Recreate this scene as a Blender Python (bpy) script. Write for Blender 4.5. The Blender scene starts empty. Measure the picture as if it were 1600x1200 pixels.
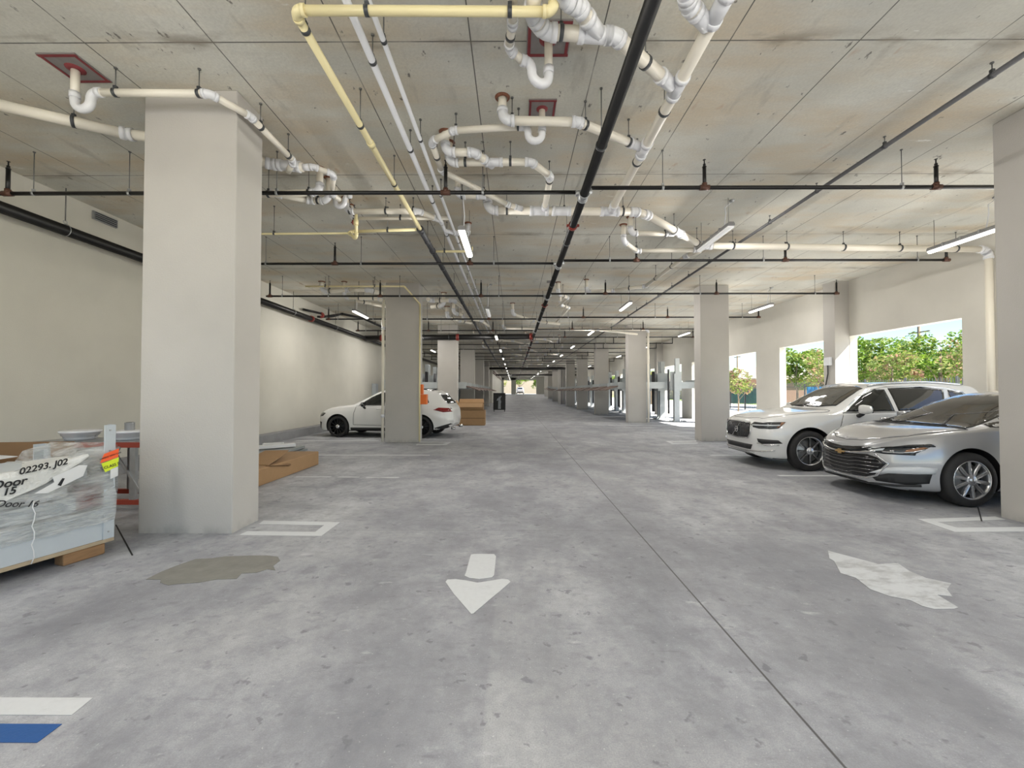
import bpy, bmesh, math, random
from mathutils import Vector, Matrix
from mathutils.bvhtree import BVHTree
random.seed(7)
sc = bpy.context.scene
# ---------------------------------------------------------------- camera
CAMZ = 1.5
YAW = math.atan(3/650); PITCH = math.atan(12/650)
cd = bpy.data.cameras.new('camera'); cam = bpy.data.objects.new('camera', cd); sc.collection.objects.link(cam)
cd.sensor_width = 36; cd.lens = 36*650/1600; cd.clip_start = .05; cd.clip_end = 500
cam.location = (0, 0, CAMZ); cam.rotation_euler = (math.pi/2 + PITCH, 0, YAW)
sc.camera = cam
# ---------------------------------------------------------------- sky, sun, exposure
w = bpy.data.worlds.new('world'); sc.world = w; w.use_nodes = True
nt = w.node_tree; nt.nodes.clear()
sky = nt.nodes.new('ShaderNodeTexSky'); sky.sky_type = 'NISHITA'; sky.sun_disc = False
sky.sun_elevation = math.radians(50); sky.sun_rotation = math.radians(120); sky.dust_density = .6; sky.air_density = 1.0
hs = nt.nodes.new('ShaderNodeHueSaturation'); hs.inputs['Saturation'].default_value = 1.25
bg = nt.nodes.new('ShaderNodeBackground'); bg.inputs['Strength'].default_value = .075
wo = nt.nodes.new('ShaderNodeOutputWorld')
nt.links.new(sky.outputs[0], hs.inputs['Color']); nt.links.new(hs.outputs[0], bg.inputs['Color']); nt.links.new(bg.outputs[0], wo.inputs[0])
sl = bpy.data.lights.new('sun', 'SUN'); sl.energy = 6.5; sl.angle = math.radians(.6); sl.color = (1, .95, .86)
so = bpy.data.objects.new('sun', sl); sc.collection.objects.link(so)
so.rotation_euler = Vector((.78, -.30, .84)).to_track_quat('Z', 'Y').to_euler()
sc.view_settings.view_transform = 'Standard'; sc.view_settings.look = 'None'
sc.view_settings.gamma = 1; sc.view_settings.use_curve_mapping = False
sc.view_settings.exposure = 1.74
sc.cycles.max_bounces = 14; sc.cycles.diffuse_bounces = 9; sc.cycles.glossy_bounces = 4
sc.cycles.sample_clamp_indirect = 8; sc.cycles.use_denoising = True
sc.cycles.caustics_reflective = False; sc.cycles.caustics_refractive = False
# ---------------------------------------------------------------- helpers
_cm = (Matrix.Rotation(YAW, 3, 'Z') @ Matrix.Rotation(math.pi/2 + PITCH, 3, 'X'))
def ray(x, y): return _cm @ Vector(((x-800)/650, (600-y)/650, -1))
def atz(x, y, z):                      # point of the photograph on the level plane z
    d = ray(x, y); t = (z-CAMZ)/d.z; return Vector((d.x*t, d.y*t, z))
def aty(x, y, Y):                      # point of the photograph on the upright plane Y
    d = ray(x, y); t = Y/d.y; return Vector((d.x*t, Y, CAMZ+d.z*t))
def floor_at(x, y): return atz(x, y, 0)
H = 4.75                               # ceiling height
MATS = {}
def ntree(m):
    m.use_nodes = True; n = m.node_tree; return n, n.nodes['Principled BSDF']
def mat(name, col, rough=.6, metal=0, spec=.5, var=.06, scale=6, bump=0, bscale=60, coat=0, trans=0, emit=0, alpha=1, warp=None):
    m = bpy.data.materials.new(name); n, b = ntree(m); N, L = n.nodes, n.links
    b.inputs['Roughness'].default_value = rough; b.inputs['Metallic'].default_value = metal
    b.inputs['Specular IOR Level'].default_value = spec; b.inputs['Coat Weight'].default_value = coat
    b.inputs['Coat Roughness'].default_value = .03
    b.inputs['Transmission Weight'].default_value = trans; b.inputs['Alpha'].default_value = alpha
    tc = N.new('ShaderNodeTexCoord'); mp = N.new('ShaderNodeMapping'); L.new(tc.outputs['Object'], mp.inputs[0])
    if warp: mp.inputs['Scale'].default_value = warp
    no = N.new('ShaderNodeTexNoise'); no.inputs['Scale'].default_value = scale; no.inputs['Detail'].default_value = 5
    L.new(mp.outputs[0], no.inputs['Vector'])
    mx = N.new('ShaderNodeMix'); mx.data_type = 'RGBA'
    c = Vector(col[:3])
    mx.inputs[6].default_value = (*(c*(1-var)), 1); mx.inputs[7].default_value = (*[min(1, v) for v in c*(1+var)], 1)
    L.new(no.outputs[0], mx.inputs[0]); L.new(mx.outputs[2], b.inputs['Base Color'])
    if bump:
        n2 = N.new('ShaderNodeTexNoise'); n2.inputs['Scale'].default_value = bscale; n2.inputs['Detail'].default_value = 3
        L.new(mp.outputs[0], n2.inputs['Vector'])
        bp = N.new('ShaderNodeBump'); bp.inputs['Strength'].default_value = bump; bp.inputs['Distance'].default_value = .01
        L.new(n2.outputs[0], bp.inputs['Height']); L.new(bp.outputs[0], b.inputs['Normal'])
    if emit:
        b.inputs['Emission Color'].default_value = (*col[:3], 1); b.inputs['Emission Strength'].default_value = emit
    MATS[name] = m; return m
def srgb(r, g, b):
    f = lambda v: (v/255/12.92 if v/255 < .04045 else ((v/255+.055)/1.055)**2.4)
    return (f(r), f(g), f(b))
class MB:
    def __init__(s): s.v = []; s.f = []; s.sm = []; s.mi = []
    def add(s, vs, fs, smooth=False, mi=0):
        o = len(s.v); s.v += [Vector(p) for p in vs]
        for f in fs: s.f.append([i+o for i in f]); s.sm.append(smooth); s.mi.append(mi)
        return s
    def box(s, c, size, rot=None, mi=0, bev=0):
        x, y, z = [k/2 for k in size]; c = Vector(c)
        P = [Vector((a*x, b*y, d*z)) for d in (-1, 1) for b in (-1, 1) for a in (-1, 1)]
        if rot is not None: P = [rot @ p for p in P]
        return s.add([p+c for p in P], [(0,2,3,1),(4,5,7,6),(0,1,5,4),(2,6,7,3),(0,4,6,2),(1,3,7,5)], False, mi)
    def bb(s, x0, x1, y0, y1, z0, z1, mi=0): return s.box(((x0+x1)/2, (y0+y1)/2, (z0+z1)/2), (abs(x1-x0), abs(y1-y0), abs(z1-z0)), None, mi)
    def bar(s, a, b, wd, ht, mi=0, up=(0,0,1)):
        a, b = Vector(a), Vector(b); d = (b-a); l = d.length
        if l < 1e-6: return s
        d.normalize(); u = Vector(up)
        if abs(d.dot(u)) > .98: u = Vector((0, 1, 0))
        x = d.cross(u).normalized(); z = x.cross(d)
        return s.box((a+b)/2, (wd, l, ht), Matrix((x, d, z)).transposed(), mi)
    def tube(s, pts, r, seg=12, caps=True, mi=0, closed=False):
        pts = [Vector(p) for p in pts]; n = len(pts); rs = r if isinstance(r, (list, tuple)) else [r]*n
        T = []
        for i in range(n):
            if closed: t = pts[(i+1) % n]-pts[i-1]
            else: t = pts[min(i+1, n-1)]-pts[max(i-1, 0)]
            T.append(t.normalized() if t.length > 1e-9 else Vector((0,0,1)))
        u = T[0].cross(Vector((0,0,1)))
        if u.length < .05: u = T[0].cross(Vector((0,1,0)))
        u.normalize(); vs = []
        for i in range(n):
            u = (u - T[i]*u.dot(T[i])).normalized(); v = T[i].cross(u)
            for k in range(seg):
                a = 2*math.pi*k/seg; vs.append(pts[i] + (u*math.cos(a)+v*math.sin(a))*rs[i])
        fs = []
        for i in range(n if closed else n-1):
            j = (i+1) % n
            for k in range(seg):
                k2 = (k+1) % seg; fs.append((i*seg+k, i*seg+k2, j*seg+k2, j*seg+k))
        s.add(vs, fs, True, mi)
        if caps and not closed:
            o = len(s.v)-n*seg
            s.f.append([o+k for k in range(seg)][::-1]); s.sm.append(False); s.mi.append(mi)
            s.f.append([o+(n-1)*seg+k for k in range(seg)]); s.sm.append(False); s.mi.append(mi)
        return s
    def ring(s, c, axis, R, r, seg=24, rs=8, mi=0):
        c = Vector(c); ax = Vector(axis).normalized(); u = ax.orthogonal().normalized(); v = ax.cross(u)
        return s.tube([c+(u*math.cos(2*math.pi*k/seg)+v*math.sin(2*math.pi*k/seg))*R for k in range(seg)], r, rs, closed=True, mi=mi)
    def lathe(s, c, prof, axis=(0,0,1), seg=32, mi=0, cap=True, smooth=True):
        c = Vector(c); ax = Vector(axis).normalized(); u = ax.orthogonal().normalized(); v = ax.cross(u)
        vs = [c+ax*h+(u*math.cos(2*math.pi*k/seg)+v*math.sin(2*math.pi*k/seg))*R for R, h in prof for k in range(seg)]
        fs = [(i*seg+k, i*seg+(k+1) % seg, (i+1)*seg+(k+1) % seg, (i+1)*seg+k) for i in range(len(prof)-1) for k in range(seg)]
        s.add(vs, fs, smooth, mi)
        if cap:
            o = len(s.v)-len(vs); m = len(prof)-1
            s.f.append([o+k for k in range(seg)][::-1]); s.sm.append(False); s.mi.append(mi)
            s.f.append([o+m*seg+k for k in range(seg)]); s.sm.append(False); s.mi.append(mi)
        return s
    def prism(s, poly, d, mi=0):       # poly: 3-D outline, d: extrusion vector
        n = len(poly); d = Vector(d); P = [Vector(p) for p in poly]
        s.add(P+[p+d for p in P], [list(range(n))[::-1], list(range(n, 2*n))]+[(i, (i+1) % n, n+(i+1) % n, n+i) for i in range(n)], False, mi)
        return s
    def build(s, name, m, parent=None, off=(0,0,0), auto=0, bevel=0):
        me = bpy.data.meshes.new(name); off = Vector(off)
        me.from_pydata([p-off for p in s.v], [], s.f); me.update()
        for p, a, k in zip(me.polygons, s.sm, s.mi): p.use_smooth = a; p.material_index = k
        for x in (m if isinstance(m, (list, tuple)) else [m]): me.materials.append(x)
        bm = bmesh.new(); bm.from_mesh(me); bmesh.ops.recalc_face_normals(bm, faces=bm.faces); bm.to_mesh(me); bm.free()
        o = bpy.data.objects.new(name, me); sc.collection.objects.link(o)
        if parent is not None: o.parent = parent
        elif off.length: o.location = off
        if bevel:
            b = o.modifiers.new('bevel', 'BEVEL'); b.width = bevel; b.segments = 2; b.limit_method = 'ANGLE'
        return o
def tag(o, label=None, cat=None, group=None, kind=None):
    if label: o['label'] = label
    if cat: o['category'] = cat
    if group: o['group'] = group
    if kind: o['kind'] = kind
    return o
def thing(name, loc, label, cat, group=None, rz=0):
    o = bpy.data.objects.new(name, None); sc.collection.objects.link(o); o.location = loc; o.rotation_euler = (0,0,rz)
    o.empty_display_size = .2
    return tag(o, label, cat, group)
def struct(name, mb, m, **k): return tag(mb.build(name, m, **k), kind='structure')
def copy_tree(o, parent=None):
    c = o.copy(); sc.collection.objects.link(c)
    if parent is not None: c.parent = parent; c.matrix_parent_inverse = o.matrix_parent_inverse.copy()
    for ch in [q for q in KIDS.get(o.name, [])]: copy_tree_child(ch, c)
    return c
def copy_tree_child(ch, par):
    d = ch.copy(); sc.collection.objects.link(d); d.parent = par
    for g in KIDS.get(ch.name, []): copy_tree_child(g, d)
KIDS = {}
def index_kids():
    KIDS.clear()
    for o in sc.objects:
        if o.parent: KIDS.setdefault(o.parent.name, []).append(o)
# ---------------------------------------------------------------- concrete materials
def lines_node(N, L, src, period, offset, half, soft=.004):
    """1 on a seam line, 0 elsewhere"""
    def M(op, a, b=None):
        n = N.new('ShaderNodeMath'); n.operation = op
        for i, q in enumerate((a, b)):
            if q is None: continue
            if isinstance(q, (int, float)): n.inputs[i].default_value = q
            else: L.new(q, n.inputs[i])
        return n.outputs[0]
    a = M('SUBTRACT', src, offset-period/2); a = M('PINGPONG', M('ADD', a, 1000*period), period/2)   # period/2 at the seam
    d = M('SUBTRACT', period/2, a)
    mr = N.new('ShaderNodeMapRange'); L.new(d, mr.inputs[0]); mr.inputs[1].default_value = half; mr.inputs[2].default_value = half+soft
    mr.inputs[3].default_value = 1; mr.inputs[4].default_value = 0
    return mr.outputs[0]
class G:                                # small node-graph helper
    def __init__(s, name, rough=.8):
        s.m = bpy.data.materials.new(name); s.n, s.b = ntree(s.m); s.N, s.L = s.n.nodes, s.n.links
        s.b.inputs['Roughness'].default_value = rough
        tc = s.N.new('ShaderNodeTexCoord'); s.P = tc.outputs['Object']
        sx = s.N.new('ShaderNodeSeparateXYZ'); s.L.new(s.P, sx.inputs[0]); s.X, s.Y, s.Z = sx.outputs
    def noise(s, scale, detail=4, warp=(1,1,1), lo=.35, hi=.65, rough=.55, off=(0,0,0), dist=0):
        mp = s.N.new('ShaderNodeMapping'); mp.inputs['Scale'].default_value = warp; mp.inputs['Location'].default_value = off; s.L.new(s.P, mp.inputs[0])
        no = s.N.new('ShaderNodeTexNoise'); no.inputs['Scale'].default_value = scale; no.inputs['Detail'].default_value = detail
        no.inputs['Roughness'].default_value = rough; no.inputs['Distortion'].default_value = dist; s.L.new(mp.outputs[0], no.inputs[0])
        mr = s.N.new('ShaderNodeMapRange'); s.L.new(no.outputs[0], mr.inputs[0]); mr.inputs[1].default_value = lo; mr.inputs[2].default_value = hi
        return mr.outputs[0]
    def mul(s, a, b, op='MULTIPLY'):
        n = s.N.new('ShaderNodeMath'); n.operation = op
        for i, q in enumerate((a, b)):
            if isinstance(q, (int, float)): n.inputs[i].default_value = q
            else: s.L.new(q, n.inputs[i])
        n.use_clamp = op in ('MULTIPLY', 'ADD'); return n.outputs[0]
    def mix(s, fac, a, b, mode='MIX'):
        n = s.N.new('ShaderNodeMix'); n.data_type = 'RGBA'; n.blend_type = mode
        for k, q in ((0, fac), (6, a), (7, b)):
            if isinstance(q, (int, float)): n.inputs[k].default_value = q
            elif isinstance(q, tuple): n.inputs[k].default_value = (*q, 1)
            else: s.L.new(q, n.inputs[k])
        return n.outputs[2]
    def band(s, v, lo0, lo1):
        mr = s.N.new('ShaderNodeMapRange'); s.L.new(v, mr.inputs[0]); mr.inputs[1].default_value = lo0; mr.inputs[2].default_value = lo1
        return mr.outputs[0]
    def out(s, col, bump=None, bs=.3, bd=.004):
        s.L.new(col, s.b.inputs['Base Color'])
        if bump is not None:
            bp = s.N.new('ShaderNodeBump'); bp.inputs['Strength'].default_value = bs; bp.inputs['Distance'].default_value = bd
            s.L.new(bump, bp.inputs['Height']); s.L.new(bp.outputs[0], s.b.inputs['Normal'])
        return s.m
# ceiling: formwork concrete in 1.2 x 2.4 m sheets
g = G('ceiling_concrete', .85)
c = g.mix(g.noise(.5, 7, lo=.3, hi=.68), (.50, .49, .43), (.74, .725, .645))
c = g.mix(g.mul(g.noise(1.1, 6, (.5, 1.6, 1), .45, .70), .75), c, (.60, .48, .32))
c = g.mix(g.mul(g.noise(.8, 7, (1, 1, 1), .52, .72, off=(9,3,0)), .55), c, (.50, .52, .50))
c = g.mix(g.mul(g.noise(2.6, 6, (1.6, .5, 1), .6, .7, off=(3,1,0)), .4), c, (.35, .33, .285))
c = g.mix(g.mul(g.noise(3.5, 5, (.5, 1.4, 1), .68, .74, .65, off=(7,7,0)), .8), c, (.86, .86, .83))
c = g.mix(g.mul(g.noise(11, 3, (1, .55, 1), .68, .73, .6, off=(1,5,0)), .85), c, (.11, .10, .09))
c = g.mix(g.mul(g.noise(3.1, 4, (1, .4, 1), .68, .76, off=(4,8,2)), .7), c, (.45, .24, .12))
c = g.mix(g.mul(g.noise(40, 3, lo=.3, hi=.7), .25), c, (.36, .35, .31))
l1 = lines_node(g.N, g.L, g.X, 1.2, .80, .003, .005); l2 = lines_node(g.N, g.L, g.Y, 2.37, 3.80, .003, .006)
ln = g.mul(l1, l2, 'MAXIMUM')
c = g.mix(g.mul(ln, g.noise(1.3, 4, lo=.2, hi=.5)), c, (.105, .10, .09))
smear = g.mul(lines_node(g.N, g.L, g.Y, 2.37, 3.80, .0, .16), g.noise(2, 5, (1, 3, 1), .5, .68))
c = g.mix(g.mul(smear, .8), c, (.25, .21, .16))
M_CEIL = g.out(c, g.mul(g.noise(25, 4), ln, 'SUBTRACT'), .25)
# floor: trowelled slab with tyre grime, scuffs and sawn joints
g = G('floor_concrete', .62)
c = g.mix(g.noise(.45, 7), (.185, .187, .198), (.31, .313, .322))
c = g.mix(g.mul(g.noise(1.5, 9, (1, .8, 1), .42, .66, .7), .85), c, (.105, .104, .118))
c = g.mix(g.mul(g.noise(.9, 6, (.6, .6, 1), .5, .7, off=(5,2,0)), .6), c, (.31, .31, .308))
lane = g.mul(g.band(g.X, -2.3, -.3), g.band(g.X, 4.6, 2.4))
c = g.mix(g.mul(g.mul(lane, g.noise(1.1, 8, (1, .6, 1), .34, .62, .68)), .6), c, (.095, .092, .102))
c = g.mix(g.mul(g.noise(4.5, 7, (1.3, 2.2, 1), .54, .70, .7), .55), c, (.085, .085, .097))
c = g.mix(g.mul(g.mul(g.mul(g.band(g.X, -.145, -.12), g.band(g.X, 1.0, .1)), g.band(g.Y, 4.6, 2.2)), g.mul(g.noise(.9, 5, lo=.3, hi=.6), .5)), c, (.30, .30, .295))
c = g.mix(g.mul(g.noise(13, 6, lo=.45, hi=.7, rough=.7), .35), c, (.10, .10, .11))
c = g.mix(g.mul(g.noise(9, 3, lo=.645, hi=.69, off=(6,2,0)), .7), c, (.075, .074, .082))
c = g.mix(g.mul(g.noise(3.2, 5, lo=.62, hi=.68, off=(1,6,0), rough=.6), .45), c, (.09, .088, .10))
c = g.mix(g.mul(g.noise(7, 5, (.7, 2.6, 1), .66, .74, off=(2,9,0)), .5), c, (.075, .073, .08))
c = g.mix(g.mul(g.noise(3.6, 6, (1.2, 2.5, 1), .64, .74, off=(8,1,0)), .4), c, (.40, .40, .40))
c = g.mix(g.mul(g.noise(2.3, 9, (1, .8, 1), .48, .66, .68, off=(4,4,0)), .45), c, (.105, .105, .118))
c = g.mix(g.mul(g.noise(150, 2, lo=.35, hi=.7), .45), c, (.11, .11, .115))
c = g.mix(g.mul(g.noise(60, 3, lo=.66, hi=.74, off=(3,3,3)), .4), c, (.42, .42, .41))
j1 = lines_node(g.N, g.L, g.X, 9.1, 1.322, .004, .004); j2 = lines_node(g.N, g.L, g.Y, 7.6, 4.53, .002, .003)
jj = g.mul(j1, g.mul(j2, .45), 'MAXIMUM')
c = g.mix(1.0, c, (1.82, 1.84, 1.84), 'MULTIPLY')
c = g.mix(jj, c, (.075, .073, .072))
M_FLOOR = g.out(c, g.mul(g.noise(90, 3), jj, 'SUBTRACT'), .22)
def paint(name, col, vert=0, amp=.05, roll=260, grime=None):
    g = G(name, .75); k = Vector(col)
    c = g.mix(g.noise(.7, 5), tuple(k*(1-amp)), tuple(k*(1+amp)))
    c = g.mix(g.mul(g.noise(4, 5, (1, 1, .3), .62, .8), .12), c, tuple(k*.8))
    if grime is not None:               # scuffed, dusty foot of the wall
        c = g.mix(g.mul(g.band(g.Z, grime, .0), g.noise(6, 6, (1,1,.6), .4, .7)), c, tuple(k*.62))
    return g.out(c, g.noise(roll/4, 3), .18, .003)
M_COL = paint('column_paint', (.47, .45, .42), grime=.12)
M_WALL = paint('wall_paint', (.585, .565, .50))
M_WALLR = paint('block_wall_paint', (.62, .60, .545))
M_CURB = mat('curb_concrete', (.27, .27, .275), .85, var=.3, scale=3, bump=.3)
# ---------------------------------------------------------------- shell
def zf(y):                              # the slab rises gently towards the far end
    t = min(1, max(0, (y-48)/40)); return .95*t*t*(3-2*t)
YS = [-5, 48]+[48+2.5*i for i in range(1, 17)]+[96]
fb = MB()
for i in range(len(YS)-1):
    a, b = YS[i], YS[i+1]; fb.add([(-7.6, a, zf(a)), (10.05, a, zf(a)), (10.05, b, zf(b)), (-7.6, b, zf(b))], [(0,1,2,3)])
fb.bb(-7.6, 10.05, -5, 96, -.35, -.30)
struct('floor', fb, M_FLOOR)
struct('ceiling', MB().bb(-7.65, 10.1, -5, 96, H, H+.3), M_CEIL)
struct('wall_left', MB().bb(-7.65, -7.4, -5, 96, -.1, H), M_WALL)
# right wall: piers, pilasters, header with openings between them
XR = 9.82; HEAD = 3.12
OPEN = [(-3.6, -.4), (1.2, 4.3), (4.95, 7.6), (9.14, 12.2), (12.65, 15.4), (16.9, 19.75), (20.55, 23.0), (24.4, 27.3)]
y = 28.2
while y < 88: OPEN += [(y, y+2.6), (y+4.0, y+6.9)]; y += 7.6
wr = MB(); y0 = -5
for a, b in OPEN:
    wr.bb(XR, XR+.23, y0, a, -.1, HEAD); y0 = b
wr.bb(XR, XR+.23, y0, 96, -.1, HEAD); wr.bb(XR, XR+.23, -5, 96, HEAD, H)
struct('wall_right', wr, M_WALLR)
PIL = [4.4, 12.2, 19.8, 27.4, 35, 42.6, 50.2, 57.8, 65.4]
for i, yy in enumerate(PIL): struct('trim_%d' % (i+1), MB().bb(9.4, XR+.01, yy, yy+.45, zf(yy)-.02, H), M_COL)
# far end: dark beam, piers and the bright portal
we = MB(); we.bb(-7.4, -2.3, 95, 95.3, .9, H).bb(-.6, .45, 95, 95.3, .9, H).bb(5.1, 9.82, 94.8, 95.3, .9, H).bb(-7.4, 9.82, 95, 95.3, 4.2, H)
struct('wall_far', we, M_WALLR)
struct('wall_far_left', MB().bb(-7.4, -2.75, 53, 53.3, 0, H).bb(-3.0, -2.75, 53.3, 95, 0, H), M_WALLR)
# concrete curb along the left wall
tag(MB().bb(-7.393, -7.1, 5.2, 40, 0, .26).build('concrete_curb', M_CURB, bevel=.01), 'low grey concrete curb along the foot of the left wall', 'curb')
# ---------------------------------------------------------------- columns
LC = [(4.41, -3.98, -2.98), (12.35, -3.83, -2.83), (20.1, -3.7, -2.74), (28.0, -3.62, -2.66), (35.7, -3.6, -2.6), (43.4, -3.6, -2.6)]
RC = [(4.58, 5.83, 6.85), (12.66, 5.68, 6.55), (20.06, 5.5, 6.38), (27.6, 5.4, 6.28), (35.1, 5.36, 6.24), (42.6, 5.36, 6.24), (50.2, 5.36, 6.24), (57.7, 5.36, 6.24), (65.3, 5.36, 6.24), (72.9, 5.36, 6.24)]
LL = ['wide beige square pillar nearest the camera, behind the wrapped steel crate', 'beige pillar with orange box, in front of the parked white car',
      'beige pillar beside the stack of cardboard boxes, third on the left', 'grey beige pillar behind the third pillar of the left row',
      'shaded pillar, fifth in the left row beside the raised lift decks', 'last narrow pillar of the left row before the far white wall']
RL = ['dark beige pillar cut off by the right edge of the photo', 'tall beige pillar in front of the front end of the white car', 'beige pillar with dark score line, third in the right row',
      'beige pillar crossed by a raised lift deck, fourth in the right row', 'fifth pillar of the right row, behind a lift deck', 'sixth pillar of the right row',
      'seventh pillar of the right row, beside grey electrical risers', 'eighth pillar of the right row, far away', 'ninth pillar of the right row, far away', 'farthest small pillar of the right row']
cols = []
for side, (Cs, Ls) in enumerate(((LC, LL), (RC, RL))):
    for i, (yy, a, b) in enumerate(Cs):
        m = MB(); z0 = zf(yy)-.01
        m.bb(a, b, yy, yy+.46, z0, H)
        o = m.build('concrete_column', M_COL, bevel=.012); tag(o, Ls[i], 'column', 'concrete columns of the %s row' % ('left', 'right')[side]); cols.append(o)
# ---------------------------------------------------------------- pipe kit
M_PVC = mat('cream_pvc', srgb(233, 227, 213), .32, var=.05, scale=3)
M_FIT = mat('white_pvc_fitting', srgb(222, 223, 226), .28, var=.02)
M_YEL = mat('yellow_cpvc', srgb(232, 220, 172), .35, var=.04, scale=3)
M_BLK = mat('black_steel_pipe', (.008, .0075, .0075), .38, spec=.4, var=.3)
M_DKG = mat('dark_grey_sleeve', (.035, .036, .04), .5, var=.2)
M_CND = mat('grey_conduit', (.10, .10, .105), .45, var=.15)
M_GAL = mat('galvanised_steel', (.42, .43, .44), .42, metal=.8, var=.15, scale=20)
M_ROD = mat('threaded_rod', (.16, .16, .155), .5, metal=.5, var=.2)
M_STR = mat('dark_strap', (.07, .075, .08), .4, metal=.4, var=.2)
M_RED = mat('red_coupling', (.20, .022, .015), .45, var=.2)
M_BRZ = mat('bronze_fitting', (.10, .045, .03), .5, metal=.3, var=.3)
M_SEAL = mat('rusty_sealant', (.20, .08, .045), .9, var=.5, scale=14, bump=.6)
M_REDPL = mat('dark_red_collar', (.22, .035, .04), .7, var=.3, scale=15)
M_PLATE = mat('grey_fire_plate', (.26, .24, .235), .6, metal=.2, var=.25, scale=10)
def arc(a, p, b, R):
    """rounded corner at p between a and b -> list of points"""
    u, v = (a-p).normalized(), (b-p).normalized(); ang = u.angle(v)
    t = min(R/math.tan(ang/2), (a-p).length*.48, (b-p).length*.48)
    Rr = t*math.tan(ang/2); bis = (u+v).normalized(); c = p+bis*(Rr/math.sin(ang/2))
    n = 6; s, e = p+u*t-c, p+v*t-c; ax = s.cross(e)
    if ax.length < 1e-9: return [p]
    full = s.angle(e); return [c+Matrix.Rotation(full*k/n, 3, ax) @ s for k in range(n+1)]
def hanger_mb(p, r, d, top=H, seg=14):
    """ring strap round the pipe at p (pipe direction d) and a rod up to the slab"""
    m = MB(); d = d.normalized()
    m.tube([p-d*.016, p+d*.016], r*1.09+.002, seg, mi=0)
    q = p+Vector((0,0,r+.03)); m.box(p+Vector((0,0,r+.018)), (.03, .03, .03), None, 0)
    m.tube([q-Vector((0,0,.02)), Vector((q.x, q.y, top-.001))], .0055, 6, mi=1)
    m.tube([Vector((q.x, q.y, top-.012)), Vector((q.x, q.y, top-.0005))], .016, 8, mi=1)
    return m
def pipe_run(name, label, cat, pts, r, m=None, fit=None, group=None, hang=(), R=None, bend='elbow', seg=16, cuts=(), seal0=False, seal1=False, hubs=True, part='pipe', sleeve=(), wye_end=None):
    """hang / cuts: (segment index, fraction). straight runs are parts 'pipe', each bend an elbow"""
    m = m or M_PVC; fit = fit or M_FIT; R = R or r*2.2
    pts = [Vector(p) for p in pts]; t = thing(name, pts[0], label, cat, group); off = pts[0]; n = len(pts)
    body = MB(); body.tube([pts[0], pts[1]], r, seg) if n == 2 else None
    if n > 2:
        ends = [pts[0]]
        for i in range(1, n-1):
            if (pts[i]-pts[i-1]).angle(pts[i+1]-pts[i]) > .14:
                A = arc(pts[i-1], pts[i], pts[i+1], R)
                e = MB(); e.tube(A, r*1.16, seg)
                if hubs:
                    for q, dd in ((A[0], (pts[i-1]-pts[i]).normalized()), (A[-1], (pts[i+1]-pts[i]).normalized())):
                        e.tube([q-dd*r*.1, q+dd*r*.75], r*1.27, seg)
                e.build(bend, fit, t, off)
                body.tube([ends[-1], A[0]], r, seg); ends.append(A[-1])
            else:
                body.tube([ends[-1], pts[i]], r, seg); ends.append(pts[i])
        body.tube([ends[-1], pts[-1]], r, seg)
    body.build(part, m, t, off)
    for i, f in hang:
        p = pts[i].lerp(pts[i+1], f); hanger_mb(p, r, pts[i+1]-pts[i]).build('hanger', (M_STR, M_ROD), t, off)
    for i, f in cuts:                    # straight couplings
        p = pts[i].lerp(pts[i+1], f); d = (pts[i+1]-pts[i]).normalized()
        MB().tube([p-d*min(r*1.1, .07), p+d*min(r*1.1, .07)], r*1.24, seg).build('coupling', fit, t, off)
    for i, f in sleeve:                  # wye: main sleeve with thicker ends
        p = pts[i].lerp(pts[i+1], f); d = (pts[i+1]-pts[i]).normalized(); k = MB()
        k.tube([p-d*r*2.2, p+d*r*2.2], r*1.15, seg)
        for s in (-1, 1): k.tube([p+d*s*r*1.6, p+d*s*r*2.5], r*1.27, seg)
        k.build('wye_fitting', fit, t, off)
    if wye_end is None: wye_end = (group in ('thick white drains',) and not seal1 and pts[-1].z > 3) or (label.startswith('cream pipe') and r > .035)
    if wye_end:                          # branch hub where it meets the wider pipe
        d = (pts[-1]-pts[-2]).normalized(); p = pts[-1]; k = MB().tube([p-d*r*3.6, p], r*1.13, seg); k.tube([p-d*r*3.7, p-d*r*2.8], r*1.27, seg); k.build('branch_hub', fit, t, off)
    for flag, p in ((seal0, pts[0]), (seal1, pts[-1])):
        if flag:
            k = MB(); k.lathe((p.x, p.y, H-.02), [(r*1.75, .019), (r*1.6, .008), (r*1.15, 0)], cap=False, seg=20)
            k.build('firestop_seal', M_SEAL, t, off)
    return t
Z1 = CAMZ+2.95; Z0 = CAMZ+3.0
def A(x, y, z=None): return atz(x, y, z or Z1)
def up(p, z=H-.003): return Vector((p.x, p.y, z))
def plate(c, s, label):
    t = thing('firestop_plate', (c.x, c.y, H), label, 'plate', 'red edged plates on the ceiling')
    m = MB(); m.bb(-s, s, -s, s, -.012, -.001); m.build('plate', M_PLATE, t)
    m = MB()
    for k in (-1, 1): m.bb(-s, s, k*s*.88-s*.07, k*s*.88+s*.07, -.017, -.0125).bb(k*s*.88-s*.07, k*s*.88+s*.07, -s*.8, s*.8, -.017, -.0125)
    m.build('sealant_border', M_REDPL, t)
    MB().lathe((0,0,-.03), [(s*.26, 0), (s*.42, .015), (s*.45, .029)], seg=18).build('sealant_collar', M_REDPL, t)
    return t
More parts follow.
